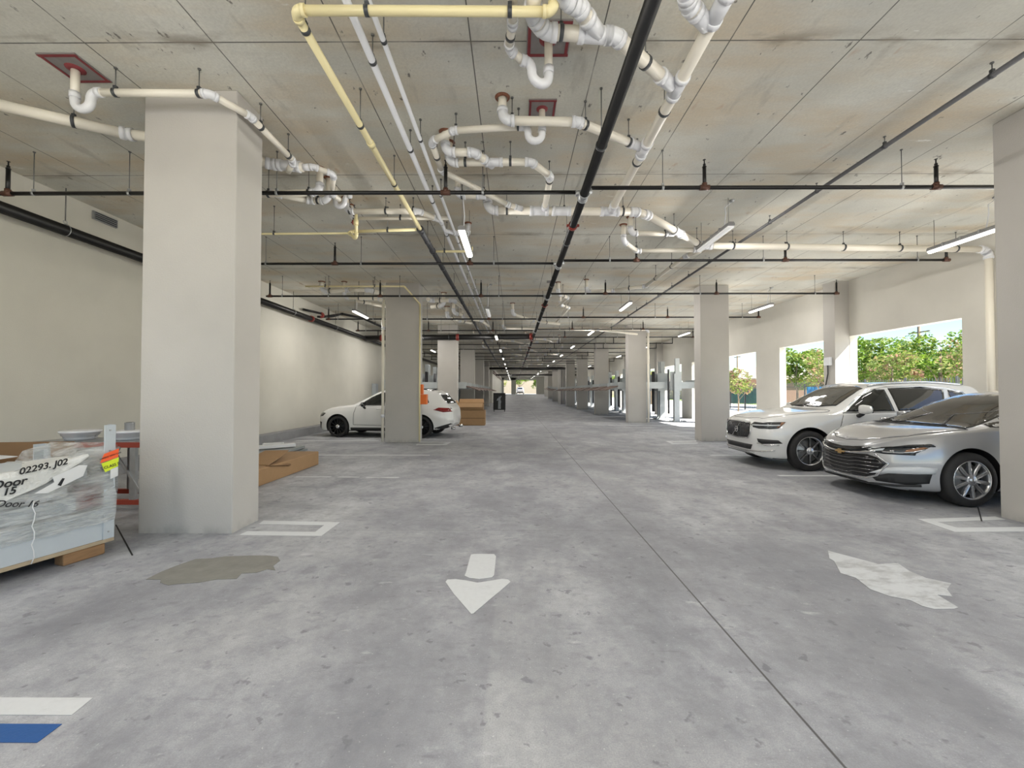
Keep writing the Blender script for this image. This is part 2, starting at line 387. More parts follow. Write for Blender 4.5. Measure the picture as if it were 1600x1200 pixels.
def trap(name, label, c, drop, dirv, r, group='p-trap drains under the ceiling', out=.22, rise=.09):
    """drop pipe from the slab, U bend, short outlet. returns the outlet end"""
    d = Vector(dirv).normalized(); z = drop; top = Vector((c.x, c.y, H-.014))
    U = [top, Vector((c.x, c.y, z+rise))]
    w = .052+r*.8
    bend = [Vector((c.x, c.y, z+.05))+d*(w-w*math.cos(math.pi*k/8))+Vector((0,0,-w*math.sin(math.pi*k/8))) for k in range(9)]
    bend = [Vector((c.x, c.y, z+rise))]+bend+[bend[-1]+Vector((0,0,rise*.25))]
    e0 = bend[-1]; bend2 = [e0+d*(w*.8*(1-math.cos(a)))+Vector((0,0,w*.8*math.sin(a))) for a in [math.pi/2*k/4 for k in range(1, 5)]]
    end = bend2[-1]+d*out
    t = thing(name, top, label, 'drain', group)
    MB().tube(U, r, 14).build('pipe', M_PVC, t, top)
    k = MB().tube(bend+bend2, r*1.14, 14); k.tube([U[1]+Vector((0,0,.05)), U[1]-Vector((0,0,.01))], r*1.28, 14); k.tube([bend2[-1]-d*.01, bend2[-1]+d*.04], r*1.28, 14)
    k.build('trap_bend', M_FIT, t, top)
    MB().tube([bend2[-1], end], r, 14).build('outlet', M_PVC, t, top)
    return end
# ---- left group -------------------------------------------------------------
p = atz(118, 106, H); plate(p, .19, 'red edged square plate on the ceiling, left of the nearest pillar')
e = trap('sink_drain', 'cream u-shaped drain hanging under the red plate left of the nearest pillar', p, CAMZ+2.86, (1,.0,0), .036, out=.05)
pipe_run('drain_pipe', 'cream drain pipe passing across the top of the nearest pillar', 'pipe', [e, Vector((-3.06, e.y+.02, e.z)), Vector((-2.86, 4.45, e.z-.01)), Vector((-2.84, 5.3, CAMZ+2.97)), Vector((-2.98, 5.42, CAMZ+2.9))], .036,
         hang=((0,.12),(0,.9),(2,.2),(2,.85)), group='cream drain pipes under the ceiling')
a = A(0,164,CAMZ+3.02); b = Vector((-4.58, 4.85, CAMZ+3.05)); c_ = Vector((-4.0, 5.0, CAMZ+3.05))
pipe_run('drain_pipe', 'thick cream pipe running from the left edge behind the nearest pillar', 'pipe', [a+Vector((-1.2,-.8,0)), a, b, c_, Vector((-3.2, 5.42, CAMZ+3.0)), Vector((-2.80, 5.46, CAMZ+2.98))], .058,
         hang=((0,.6),(1,.55),(3,.3)), sleeve=((3,.1),(4,.55)), group='cream drain pipes under the ceiling')
pipe_run('drain_pipe', 'slim white pipe arching from the thick pipe to a trap, right of the nearest pillar', 'pipe', [Vector((-2.80, 5.46, CAMZ+2.98)), Vector((-2.66, 5.47, CAMZ+2.99)), Vector((-2.46, 5.62, CAMZ+2.97)), A(518,303), A(530,312)], .036, hang=((3,.1),), cuts=((0,.3),), group='cream drain pipes under the ceiling')
pp = A(205, 228, CAMZ+2.95)
pipe_run('branch_pipe', 'short white elbow below the thick pipe left of the nearest pillar', 'pipe', [Vector((-4.35, 4.93, CAMZ+3.03)), Vector((-4.25, 5.0, CAMZ+2.92)), Vector((-3.7, 5.3, CAMZ+2.85))], .045, m=M_FIT)
def drop(name, label, X, Y, zp, target, r, extra=(), **k):
    P = [Vector((X, Y, H-.003)), Vector((X, Y, zp)), Vector(target)]+[Vector(q) for q in extra]
    return pipe_run(name, label, 'pipe', P, r, seal0=True, group='cream drain pipes under the ceiling', **k)
q = atz(500,263,H); drop('drain_pipe', 'cream pipe with elbow dropping behind the first sprinkler line, right of the nearest pillar', q.x, q.y, CAMZ+2.9, (-3.9, q.y+.02, CAMZ+2.87), .046, hang=((1,.15),(1,.7)))
q = atz(514,278,H); drop('drain_pipe', 'cream pipe dropping and bending back beneath its neighbour, right of the nearest pillar', q.x, q.y, CAMZ+2.9, (q.x-.28, q.y+.0, CAMZ+2.9), .044, extra=((q.x-.75, q.y-.26, CAMZ+2.9),), hang=((1,.6),))
q = atz(524,291,H); trap('sink_drain', 'small white trap drain near the red-sealed holes right of the nearest pillar', q, CAMZ+2.95, (1,-.1,0), .034, out=.03)
q = atz(541,309,H); L2 = Vector((-1.277, 0, Z0))
z = CAMZ+3.02; pa = Vector((-1.6, q.y, z)); pb = Vector((-1.285, q.y+.35, z-.01))
drop('drain_pipe', 'cream pipe running right to the pair of long pipes', q.x, q.y, z, pa, .045, extra=(pb,), hang=((1,.05),(1,.55),(1,.93)))
q2 = atz(549,320,H); drop('drain_pipe', 'thinner cream pipe behind, running right to the thinner long pipe', q2.x, q2.y, z-.01, (-1.12, q2.y, z-.01), .028, hang=((1,.03),(1,.5)))
# ---- pair of long pipes -----------------------------------------------------
pipe_run('long_pipe', 'thicker of the two long pale pipes running away overhead', 'pipe', [(-1.285, .6, Z0), (-1.285, 21, Z0)], .032, m=M_FIT, hang=[(0, (y-.6)/20.4) for y in (2.2, 3.72, 5.1, 6.5, 7.9, 9.6, 11.4, 13.2, 15, 17, 19)], cuts=((0,.33),(0,.6)), group='long pale pipes')
pipe_run('long_pipe', 'thinner of the two long pale pipes running away overhead', 'pipe', [(-1.115, .6, Z0), (-1.115, 21, Z0)], .023, m=M_FIT, hang=[(0, (y-.6)/20.4) for y in (2, 3.5, 4.9, 6.3, 8.3, 10.2, 12, 14, 16, 18.5)], group='long pale pipes')
# ---- yellow line ------------------------------------------------------------
ZY = CAMZ+2.85; XY = -1.645; Yb = 7.25
pipe_run('yellow_pipe', 'yellow pipe crossing the top of the photo then turning away overhead', 'pipe', [(.3, 3.07, H+.0-.005), (.3, 3.07, ZY), (XY, 3.05, ZY), (XY, Yb, ZY)], .034, m=M_YEL, fit=M_YEL, R=.06,
         hang=((1,.17),(1,.72),(2,.04),(2,.32),(2,.62)), cuts=((2,.4),), group='yellow pipes')
pipe_run('sleeved_pipe', 'dark grey sleeved pipe continuing the yellow pipe into the distance', 'pipe', [(XY, Yb-.03, ZY), (XY, 60, ZY)], .05, m=M_DKG, fit=M_DKG, hang=[(0, (y-Yb)/52.8) for y in (7.9, 9.6, 11.4, 13.3, 15.2, 17.2, 19.4, 22, 25, 28)], cuts=((0,.001),(0,.022)))
v = Vector((-2.95, Yb, ZY))
pipe_run('yellow_pipe', 'yellow branch with small red valve left of the dark sleeved pipe', 'pipe', [(XY, Yb, ZY), (-2.92, Yb, ZY-.04), (-2.67, 6.99, CAMZ+2.58), (-2.67, 6.97, CAMZ+3.0)], .027, m=M_YEL, fit=M_YEL, R=.05, hang=((0,.45),), group='yellow pipes')
pipe_run('yellow_pipe', 'thin yellow pipe reaching left from the red valve behind the nearest pillar', 'pipe', [(-2.86, Yb-.06, ZY-.09), (-6.2, Yb-.02, ZY-.09)], .018, m=M_YEL, fit=M_YEL, R=.04, hang=((0,.4),(0,.8)), group='yellow pipes')
rv = thing('red_valve', (-2.67, 6.97, CAMZ+2.86), 'small red valve handle on the vertical yellow pipe', 'valve')
MB().lathe((-.035,-.0,0), [(.012,-.045),(.012,0),(.04,0),(.045,-.012),(.04,-.02)], axis=(1,0,0), seg=14).build('handwheel', M_RED, rv)
MB().tube([(0,0,-.045),(0,0,.045)], .042, 12).build('valve_body', M_YEL, rv)
pipe_run('yellow_pipe', 'short yellow branch passing under the nearest lit lamp', 'pipe', [(XY, 8.4, ZY), (-.86, 8.4, ZY), (-.86, 8.4, H-.3)], .024, m=M_YEL, fit=M_YEL, R=.04, group='yellow pipes', hang=((0,.3),))
pipe_run('drain_pipe', 'pale pipe with bends behind the nearest lit lamp', 'pipe', [(-1.285, 7.7, Z0), (-1.1, 7.82, Z0), (-.93, 7.82, Z0), (-.88, 7.9, Z0), (-.88, 7.95, H-.003)], .04, m=M_FIT, seal1=True, group='cream drain pipes under the ceiling')
# ---- centre-right heavy group ------------------------------------------------
p = atz(857, 60, H); plate(p, .20, 'red edged square plate on the ceiling at the top of the photo')
d1 = Vector((.145, 3.55, CAMZ+3.0))
e = trap('sink_drain', 'deep white u-shaped trap under the topmost red plate', p, CAMZ+2.84, (-1,-.35,0), .038, out=.03)
pipe_run('drain_pipe', 'narrow pale pipe coming down from the top edge to the deep u-shaped trap', 'pipe', [e, e+Vector((-.12,-.1,.02)), Vector((-.01, 3.28, Z1)), Vector((-.012, 2.5, Z1))], .036, hang=((1,.5),), group='cream drain pipes under the ceiling')
E0 = Vector((1.585, 2.2, Z1)); E1 = Vector((1.585, 6.72, Z1))
pipe_run('main_drain', 'long thick pale drain running away right of the black sprinkler main', 'pipe', [E0, E1], .056, hang=[(0, (y-2.2)/4.52) for y in (2.75, 4.33, 5.3)], sleeve=[(0, (y-2.2)/4.52) for y in (3.15, 3.98, 5.02)], group='thick white drains')
pipe_run('main_drain', 'thick white drain with large elbow crossing behind the black main at the top', 'pipe', [(.16, 3.0, Z1), (.14, 3.2, Z1), (.26, 3.36, Z1), (.84, 3.40, Z1), (1.52, 3.96, Z1)], .056, hang=((2,.22),(3,.5)), sleeve=((2,.7),), R=.11, group='thick white drains')
pipe_run('main_drain', 'short white wye branch joining the large elbow from the top edge', 'pipe', [(.33, 2.6, Z1), (.36, 3.06, Z1), (.50, 3.14, Z1), (.70, 3.38, Z1)], .055, R=.10, m=M_PVC, group='thick white drains')
pipe_run('main_drain', 'white wye branch at the top edge right of the black main', 'pipe', [(1.24, 2.5, Z1), (1.27, 3.02, Z1), (1.33, 3.12, Z1), (1.555, 3.3, Z1)], .055, R=.10, m=M_PVC, group='thick white drains')
q = atz(785,152,H); pipe_run('main_drain', 'white pipe dropping from a round hole and running right past the second red plate', 'pipe', [up(q), (q.x, q.y, Z0-.01), (.70, q.y+.01, Z0-.02), (1.535, 5.0, Z0-.03)], .048, R=.1, seal0=True, hang=((1,.13),(2,.12),(2,.8)), group='thick white drains')
p = atz(847, 169, H); plate(p, .155, 'smaller red edged plate on the ceiling behind a white pipe')
e = trap('sink_drain', 'small white u-shaped trap hanging below the smaller red plate', p, CAMZ+2.90, (-1,0,0), .036, out=.02)
f2 = [e, (-.70, 4.80, Z0+.05), (-1.0, 4.98, Z0+.03), (-.985, 5.62, Z0+.01), (-.60, 6.02, Z0), (-.1, 6.55, Z0-.03), (.13, 6.68, Z0-.04)]
pipe_run('drain_pipe', 'cream pipe turning back from the small trap and looping to the wide drain', 'pipe', f2, .038, hang=((0,.03),(0,.97),(2,.5),(4,.3)), R=.08, group='cream drain pipes under the ceiling')
q = atz(696,206,H); pipe_run('main_drain', 'front one of two white pipes dropping together beside the long pipes', 'pipe', [up(q), (q.x, q.y, Z0-.01), (-.50, q.y, Z0-.01), (-.28, 5.42, Z0-.02)], .048, R=.09, seal0=True, hang=((1,.3),), group='thick white drains')
pipe_run('main_drain', 'rear one of two white pipes dropping together and bending to the wide drain', 'pipe', [(q.x+.01, q.y+.22, H-.003), (q.x+.01, q.y+.22, Z0-.02), (.22, q.y+.2, Z0-.02), (.50, 5.68, Z0-.03), (.50, 6.74, Z0-.035)], .046, R=.09, seal0=True, hang=((1,.2),(1,.75),(3,.12)), sleeve=((1,.55),), group='thick white drains')
q = atz(715,279,H); pipe_run('drain_pipe', 'cream pipe dropping behind the diagonal loop', 'pipe', [up(q), (q.x, q.y, Z0-.02), (-.42, q.y, Z0-.02)], .042, seal0=True, hang=((1,.15),), group='cream drain pipes under the ceiling')
Hh = [(-.43, 6.74, H-.003), (-.43, 6.74, Z0-.04), (1.98, 6.78, Z0-.05), (2.22, 6.9, Z0-.05), (3.78, 8.35, Z0-.06), (9.58, 8.47, Z0-.10), (9.67, 8.47, Z0-.2), (9.67, 8.47, .02)]
pipe_run('main_drain', 'wide white drain crossing the lane, angling to the right wall and down to the floor', 'pipe', [Vector(v) for v in Hh], .062, R=.13, hang=((1,.13),(1,.52),(1,.92),(3,.45),(3,.9),(4,.11),(4,.3),(4,.5),(4,.7),(4,.9)), sleeve=((1,.35),(1,.5),(1,.83),(3,.52),(4,.01)), group='thick white drains')
q = atz(985,339,H); pipe_run('drain_pipe', 'cream pipe below the wide drain, joining its sloping part', 'pipe', [up(q), (q.x, q.y, Z0-.06), (2.98, q.y+.02, Z0-.06)], .044, seal0=True, hang=((1,.12),(1,.8)), group='cream drain pipes under the ceiling')
q = atz(974,351,H); pipe_run('drain_pipe', 'cream pipe with two bends running right under the sloping drain', 'pipe', [up(q), (q.x, q.y, Z0-.08), (2.55, 8.58, Z0-.09), (3.84, 8.5, Z0-.09)], .044, seal0=True, hang=((1,.15),(1,.95)), group='cream drain pipes under the ceiling')
pipe_run('main_drain', 'grey shaded pipe running back from the crossing drain to a ceiling elbow', 'pipe', [(3.86, 8.58, Z0-.09), (3.68, 8.85, Z0-.1), (3.62, 11.4, Z0-.1), (2.85, 11.9, Z0-.1), (2.1, 12.0, Z0-.1), (2.1, 12.0, H-.003)], .045, seal1=True, hang=((1,.3),(1,.7),(2,.5)), R=.09, group='thick white drains')
# ---- second bay and beyond ---------------------------------------------------
def simple(label, P, r=.04, m=None, hang=((1,.5),), s0=True, **k): return pipe_run('drain_pipe', label, 'pipe', P, r, m=m, seal0=s0, hang=hang, group='cream drain pipes under the ceiling', seg=10, **k)
q = atz(503,440,H); simple('pale pipe arching to the top of the second left pillar, upper of three', [up(q), (q.x, q.y, Z1), (-4.9, 12.2, Z1+.05), (-4.2, 12.0, Z1), (-3.9, 12.25, Z1-.05)], .06, hang=((1,.3),(3,.3)))
q = atz(538,440,H); simple('pale pipe running to the left side of the second left pillar, middle of three', [up(q), (q.x, q.y, CAMZ+2.78), (-3.95, q.y+.05, CAMZ+2.75), (-3.93, 12.2, CAMZ+2.7)], .05, hang=((1,.4),(1,.8)))
simple('forked pale pipe behind, lowest of three left of the second left pillar', [(-4.95, 13.0, Z1-.1), (-4.6, 13.3, Z1-.12), (-3.7, 14.2, Z1-.15)], .05, s0=False, hang=((0,.5),))
pipe_run('downspout', 'white downspout on the left edge of the pillar beside the parked white car', 'pipe', [(-3.875, 12.28, CAMZ+2.72), (-3.875, 12.28, .03)], .04, hang=(), cuts=((0,.2),(0,.82)), m=M_PVC, group='downspouts on the pillar')
pipe_run('downspout', 'thin cream pipe down the right edge of the pillar beside the parked white car', 'pipe', [(-5.9, 11.7, CAMZ+2.98), (-3.1, 11.7, CAMZ+2.98), (-2.79, 12.30, CAMZ+2.6), (-2.79, 12.30, .03)], .022, m=M_YEL, fit=M_YEL, hang=((0,.2),(0,.7)), cuts=((2,.3),), group='downspouts on the pillar')
simple('pale looping pipe just right of the second left pillar, upper of two', [(-2.75, 13.2, Z1), (-2.7, 13.4, Z1), (-1.95, 13.4, Z1), (-1.72, 14.8, Z1-.05)], .06, s0=False, hang=((1,.4),))
simple('pale pipe with a bend right of the second left pillar, lower of two', [(-2.3, 13.6, H-.003), (-2.3, 13.6, Z1-.12), (-2.75, 13.75, Z1-.14)], .06)
simple('pale elbow pipe behind the upper loop right of the second left pillar', [(-2.2, 15.1, H-.003), (-2.2, 15.1, Z1-.1), (-1.9, 15.3, Z1-.1)], .06)
simple('long pale pipe with two bends at the third left pillar', [(-2.55, 15.8, H-.003), (-2.55, 15.8, Z1-.1), (-2.2, 16.6, Z1-.1), (-1.75, 17.0, Z1-.12)], .065, hang=((1,.4),(2,.4)))
simple('pale pipe sweeping from the third left pillar towards the long pipes', [(-2.0, 16.2, H-.003), (-2.0, 16.2, Z1-.1), (-1.3, 16.6, Z1-.1), (-1.1, 17.9, Z1-.12)], .055)
simple('far pale pipe crossing the lane left of the black main', [(-.05, 15.2, H-.003), (-.05, 15.2, Z1-.1), (.75, 16.6, Z1-.12), (1.9, 17.3, Z1-.13)], .055, hang=((1,.5),(2,.5)))
simple('far pale pipe with short zigzag behind the second sprinkler lines', [(-.5, 18.6, H-.003), (-.5, 18.6, Z1-.1), (3.8, 18.8, Z1-.15), (5.9, 19.9, Z1-.2)], .05, hang=((1,.2),(1,.7)))
pipe_run('downspout', 'long white pipe reaching the third right pillar and down its right edge', 'pipe', [(2.9, 19.85, CAMZ+3.02), (6.44, 19.95, CAMZ+2.97), (6.44, 19.97, .03)], .05, m=M_PVC, hang=((0,.1),(0,.5),(0,.9)))
q = atz(872,441,H); simple('small pale trap beside the black main in the second bay', [up(q), (q.x, q.y, Z1-.05), (q.x+.35, q.y+.5, Z1-.05), (q.x+.15, q.y+1.9, Z1-.05)], .05)
simple('pale narrow loop under a ceiling plate right of the black main', [(1.55, 13.9, H-.003), (1.55, 13.9, Z1-.05), (1.9, 14.3, Z1-.05), (1.75, 17.8, Z1-.05)], .045)
rnd = random.Random(3)
for i, (X, Y) in enumerate([(-2.1, 21.5), (-1.3, 23.2), (.6, 22.5), (2.6, 23.8), (-2.0, 26.8), (.4, 28.5), (3.2, 27.5), (-1.6, 31), (1.2, 33.5), (3.4, 31.8), (-1.8, 36.5), (2.2, 38), (-.6, 41), (3, 43.5), (-1.4, 47), (1.6, 50)]):
    dx = rnd.uniform(.8, 1.6)*(1 if X < 1 else -1)
    w_ = 'left' if X < -.5 else ('right' if X > 1.5 else 'middle')
    simple('pale bent pipe over the %s of the lane, %s of the distant ones' % (w_, ['first', 'second', 'third', 'fourth', 'fifth', 'sixth', 'seventh', 'eighth', 'ninth', 'tenth', 'eleventh', 'twelfth', 'thirteenth', 'fourteenth', 'fifteenth', 'last'][i]), [(X, Y, H-.003), (X, Y, Z1-.1), (X+dx, Y+.1, Z1-.1), (X+dx*1.5, Y+1.3, Z1-.12)], .05, hang=((1,.5),))
# ---- sprinkler main and lines -------------------------------------------------
ZM = CAMZ+2.63; XM = .935
t = thing('sprinkler_main', (XM, 1.0, ZM), 'long black sprinkler main running away overhead from the top edge', 'pipe'); off = (XM, 1.0, ZM)
MB().tube([(XM, .3, ZM), (XM, 88, ZM)], .056, 20).build('pipe', M_BLK, t, off)
SPR = [5.55, 8.65, 11.6, 15.3, 18.2, 20.9, 23.6, 26.3, 29, 31.8, 34.6, 37.4, 40.2, 43, 46, 49, 52, 55, 58, 62, 66, 70, 75, 80]
for y in (6.55, 12.6, 21.2, 24.8, 28, 33, 38, 44, 50):
    k = MB(); k.tube([(XM, y-.035, ZM), (XM, y+.035, ZM)], .073, 16); k.box((XM, y, ZM), (.2, .035, .035)); k.build('grooved_coupling', M_RED, t, off)
for y in SPR[:14]:
    k = MB(); k.tube([(XM, y-.06, ZM), (XM, y+.06, ZM)], .064, 16); k.tube([(XM-.11, y, ZM+.03), (XM+.11, y, ZM+.07)], .038, 12)
    k.ring((XM, y-.075, ZM), (0,1,0), .064, .007).ring((XM, y+.075, ZM), (0,1,0), .064, .007); k.build('branch_outlet', M_GAL, t, off)
for y in (4.4, 7.3, 10.2, 13.4, 17, 22.4, 27.4): hanger_mb(Vector((XM, y, ZM)), .056, Vector((0,1,0))).build('hanger', (M_STR, M_ROD), t, off)
XS = [-6.85, -3.75, -.92, 2.56, 5.66, 9.0]
ordn = ['nearest', 'second', 'third', 'fourth', 'fifth', 'sixth', 'seventh', 'eighth', 'ninth', 'tenth', 'eleventh', 'twelfth', 'thirteenth', 'fourteenth', 'fifteenth', 'sixteenth', 'seventeenth', 'eighteenth', 'nineteenth', 'twentieth', 'twenty-first', 'twenty-second', 'twenty-third', 'farthest']
for i, y in enumerate(SPR):
    zl, zr = CAMZ+2.68, CAMZ+2.74
    x0 = (-6.95 if y < 52 else -2.7) if i else -7.2; x1 = (10 if y < 8 else 9.0)
    if i == 0: x1 = 9.3
    yoff = .30 if i in (3, 4, 1) and False else 0
    t = thing('sprinkler_line', (XM, y, zl), '%s of the thin black sprinkler pipes crossing the whole ceiling' % ordn[i], 'pipe', 'black sprinkler lines across the ceiling'); off = Vector((XM, y, zl))
    sg = 12 if i < 4 else 6
    MB().tube([(x0, y, zl), (XM-.1, y, zl)], .026, sg).build('pipe', M_BLK, t, off)
    MB().tube([(XM+.1, y, zr), (x1, y, zr)], .026, sg).build('pipe', M_BLK, t, off)
    if i < 12:
        for X in XS:
            zz = zl if X < XM else zr
            if X > x1-.02: X = x1
            k = MB(); k.tube([(X, y, zz), (X, y, CAMZ+3.02)], .024, sg).tube([(X, y, CAMZ+3.02), (X, y, CAMZ+3.06)], .018, 8).tube([(X, y, CAMZ+3.06), (X, y, CAMZ+3.12)], .008, 6)
            k.lathe((X, y, CAMZ+3.115), [(.02, 0), (.02, .004)], seg=10)
            k.ring((X, y, CAMZ+3.02), (0,0,1), .024, .006, 10, 6); k.build('sprinkler_riser', M_BLK, t, off)
            if i < 6:
                k = MB(); k.tube([(X-.055, y, zz), (X+.055, y, zz)], .036, sg).tube([(X, y, zz), (X, y, zz+.06)], .034, sg)
                k.ring((X-.06, y, zz), (1,0,0), .031, .006, 12, 6).ring((X+.06, y, zz), (1,0,0), .031, .006, 12, 6); k.build('tee', M_BRZ, t, off)
    if i < 8:
        for X in (-6.5, -5.2, -3.2, -.42, 2.0, 5.2, 8.4):
            hanger_mb(Vector((X, y, zl if X < XM else zr)), .026, Vector((1,0,0)), seg=8).build('hanger', (M_GAL, M_ROD), t, off)
# grey conduit close under the slab
pipe_run('conduit', 'thin dark conduit running diagonally across the right half of the ceiling', 'conduit', [(4.72, .5, CAMZ+3.12), (4.72, 60, CAMZ+3.12)], .027, m=M_CND, hang=[(0, .02*k) for k in range(2, 16)])
# ---- black main along the left wall -------------------------------------------
ZW = CAMZ+2.57; XW = -7.15
t = thing('wall_main', (XW, 3, ZW), 'thick black sprinkler pipe running along the left wall', 'pipe'); off = (XW, 3, ZW)
MB().tube([(XW, 0, ZW), (XW, 50, ZW)], .084, 20).build('pipe', M_BLK, t, off)
for y in (8.1, 14.6, 19.9, 27): MB().tube([(XW, y-.05, ZW), (XW, y+.05, ZW)], .108, 18).build('grooved_coupling', M_RED, t, off)
for y in (6.55, 9.5, 13.4, 16.6, 22.5):
    k = MB(); k.ring((XW, y, ZW), (0,1,0), .095, .006, 20, 6, mi=0); k.ring((XW, y, ZW+.13), (1,0,0), .028, .006, 12, 6, mi=0); k.tube([(XW, y, ZW+.15), (XW, y, H-.001)], .008, 6, mi=1); k.build('hanger', (M_GAL, M_ROD), t, off)
pipe_run('cross_main', 'very thick black pipe crossing overhead beyond the second left pillar', 'pipe', [(XW, 19.9, ZW), (XM, 19.9, ZM+.02)], .13, m=M_BLK, fit=M_RED, cuts=((0,.1),(0,.55),(0,.985)), hang=((0,.35),(0,.5),(0,.8)))
pipe_run('supply_pipe', 'black curved supply pipe rising off the left wall main', 'pipe', [(-7.0, 14.9, ZW+.12), (-6.55, 14.9, ZW+.15), (-6.4, 15.4, ZW+.32), (-5.9, 16.2, ZW+.30), (-5.6, 20, ZW+.2)], .045, m=M_BLK, fit=M_BLK, R=.2, hubs=False, hang=((3,.3),))
pipe_run('supply_pipe', 'small black valve pipe with red joint at the left wall main', 'pipe', [(-7.0, 14.75, ZW+.1), (-6.8, 14.75, ZW+.1), (-6.8, 14.75, ZW+.2), (-7.25, 14.2, ZW+.26)], .04, m=M_BLK, fit=M_RED, R=.07)
# far cross mains of thinner steel
for i, (y, lab) in enumerate(((45, 'thick dark cross pipe high over the far lane, nearer of two'), (62, 'thick dark cross pipe high over the far lane, farther of two'))):
    pipe_run('cross_main', lab, 'pipe', [(-5.0 if i == 0 else -2.7, y, CAMZ+2.5), (9.3, y, CAMZ+2.5)], .11, m=M_BLK, hang=())
# two rust-brown conduits rising along the far left wall
for i, z in enumerate((3.9, 4.15)):
    pipe_run('conduit', ('lower', 'upper')[i]+' of two rust-brown conduits on the far left white wall', 'conduit', [(-2.66, 53.5, z), (-2.66, 94, z)], .05, m=M_BRZ, seg=8)
# ---- lamps --------------------------------------------------------------------
M_TUBE = mat('lamp_diffuser', (1, .97, .88), .4, var=0, emit=1.4)
M_TUBEOFF = mat('lamp_diffuser_unlit', (.75, .75, .74), .25, var=.02, emit=.12)
M_HOUS = mat('lamp_housing', (.28, .28, .285), .45, metal=.2, var=.1)
def lamp(X, Y, z, label, near=False, lit=True, L_=1.2, E=14, rods=True):
    t = thing('linear_lamp', (X, Y, z), label, 'lamp', 'strip lamps under the ceiling')
    k = MB(); prof = [(-.055, .0), (-.06, .03), (-.04, .065), (.04, .065), (.06, .03), (.055, 0)]
    k.prism([(a, -L_/2, b) for a, b in prof], (0, L_, 0)); k.build('housing', M_HOUS, t)
    k = MB(); pr = [(-.052, -.002), (-.045, -.03), (-.02, -.042), (.02, -.042), (.045, -.03), (.052, -.002)]
    k.prism([(a, -L_/2+.01, b) for a, b in pr], (0, L_-.02, 0)); k.build('diffuser', M_TUBE if lit else M_TUBEOFF, t)
    if rods:
        for s in (-.42, .42): MB().tube([(0, s*L_, .064), (0, s*L_, H-z-.001)], .004, 6).build('suspension_wire', M_ROD, t)
    if near:
        MB().tube([(0, -L_*.3, .064), (.02, -L_*.32, .3), (-.01, -L_*.34, H-z-.12), (.1, -L_*.36, H-z-.03)], .009, 8).build('power_cord', M_FIT, t)
        k = MB(); k.lathe((.1, -L_*.36, H-z-.03), [(.03, 0), (.045, .015), (.045, .029)], seg=14); k.build('junction_box', M_GAL, t)
        k = MB()
        for s in (-.25, 0, .25): k.bb(-.064, .064, s*L_-.015, s*L_+.015, .01, .07)
        k.build('clip', M_GAL, t)
    if E:
        for s in (-1, 1):                # wrap-around lens: light leaves to both sides, also upwards
            l = bpy.data.lights.new('lamp_light', 'AREA'); l.shape = 'RECTANGLE'; l.size = .07; l.size_y = L_*.95; l.energy = E*.3*(.45 if X > 7 else 1); l.color = (1, .965, .92)
            lo = bpy.data.objects.new('lamp_light', l); sc.collection.objects.link(lo); lo.parent = t; lo.location = (s*.05, 0, -.046); lo.rotation_euler = (0, -s*math.radians(42), 0)
    return t
rows = [(-.80, 2.47), (3.60, 2.75), (7.95, 2.68), (-4.96, 2.5)]
rn = ['over the lane', 'over the right side of the lane', 'near the right wall', 'near the left wall']
on = ['first', 'second', 'third', 'fourth', 'fifth', 'sixth', 'seventh', 'eighth', 'ninth', 'tenth', 'eleventh', 'twelfth', 'thirteenth', 'fourteenth']
for r_, (X, dz) in enumerate(rows):
    for k in range(-1, 14):
        Y = 6.9+6.05*k+(.45 if r_ else 0)
        if r_ == 1 and k == 0: Y = 7.45
        if r_ == 3 and k in (0,): continue
        if r_ == 3 and k > 4: continue
        if k == -1: lab = 'strip lamp %s, just above and behind the viewpoint' % rn[r_]
        else: lab = '%s strip lamp %s, counted from the camera' % (on[k], rn[r_])
        lamp(X, Y, CAMZ+dz, lab, near=(k in (0, 1)), lit=not (r_ == 1 and k == 0 or r_ == 0 and k == 1), E=0 if (r_ == 0 and k == 1) else (44 if k < 3 else 24))
# small plate on the ceiling over the lane
tag(MB().bb(.98, 1.22, 12.1, 12.32, H-.02, H-.001).build('access_plate', M_PLATE), 'small dark square cover plate on the ceiling left of the black main', 'plate')
# dark grey vent on the left wall
t = thing('wall_vent', (-7.4, 7.42, 4.60), 'small slanted grey metal vent high on the left wall', 'vent')
MB().prism([(.002, -.22, .08), (.002, -.22, -.07), (.002, .22, -.07), (.002, .22, .08)], (.035, 0, 0)).build('frame', M_GAL, t)
k = MB()
for j in range(4): k.bar((.045, -.2, -.05+j*.035), (.045, .2, -.05+j*.035), .03, .008)
k.build('louvre', M_DKG, t)
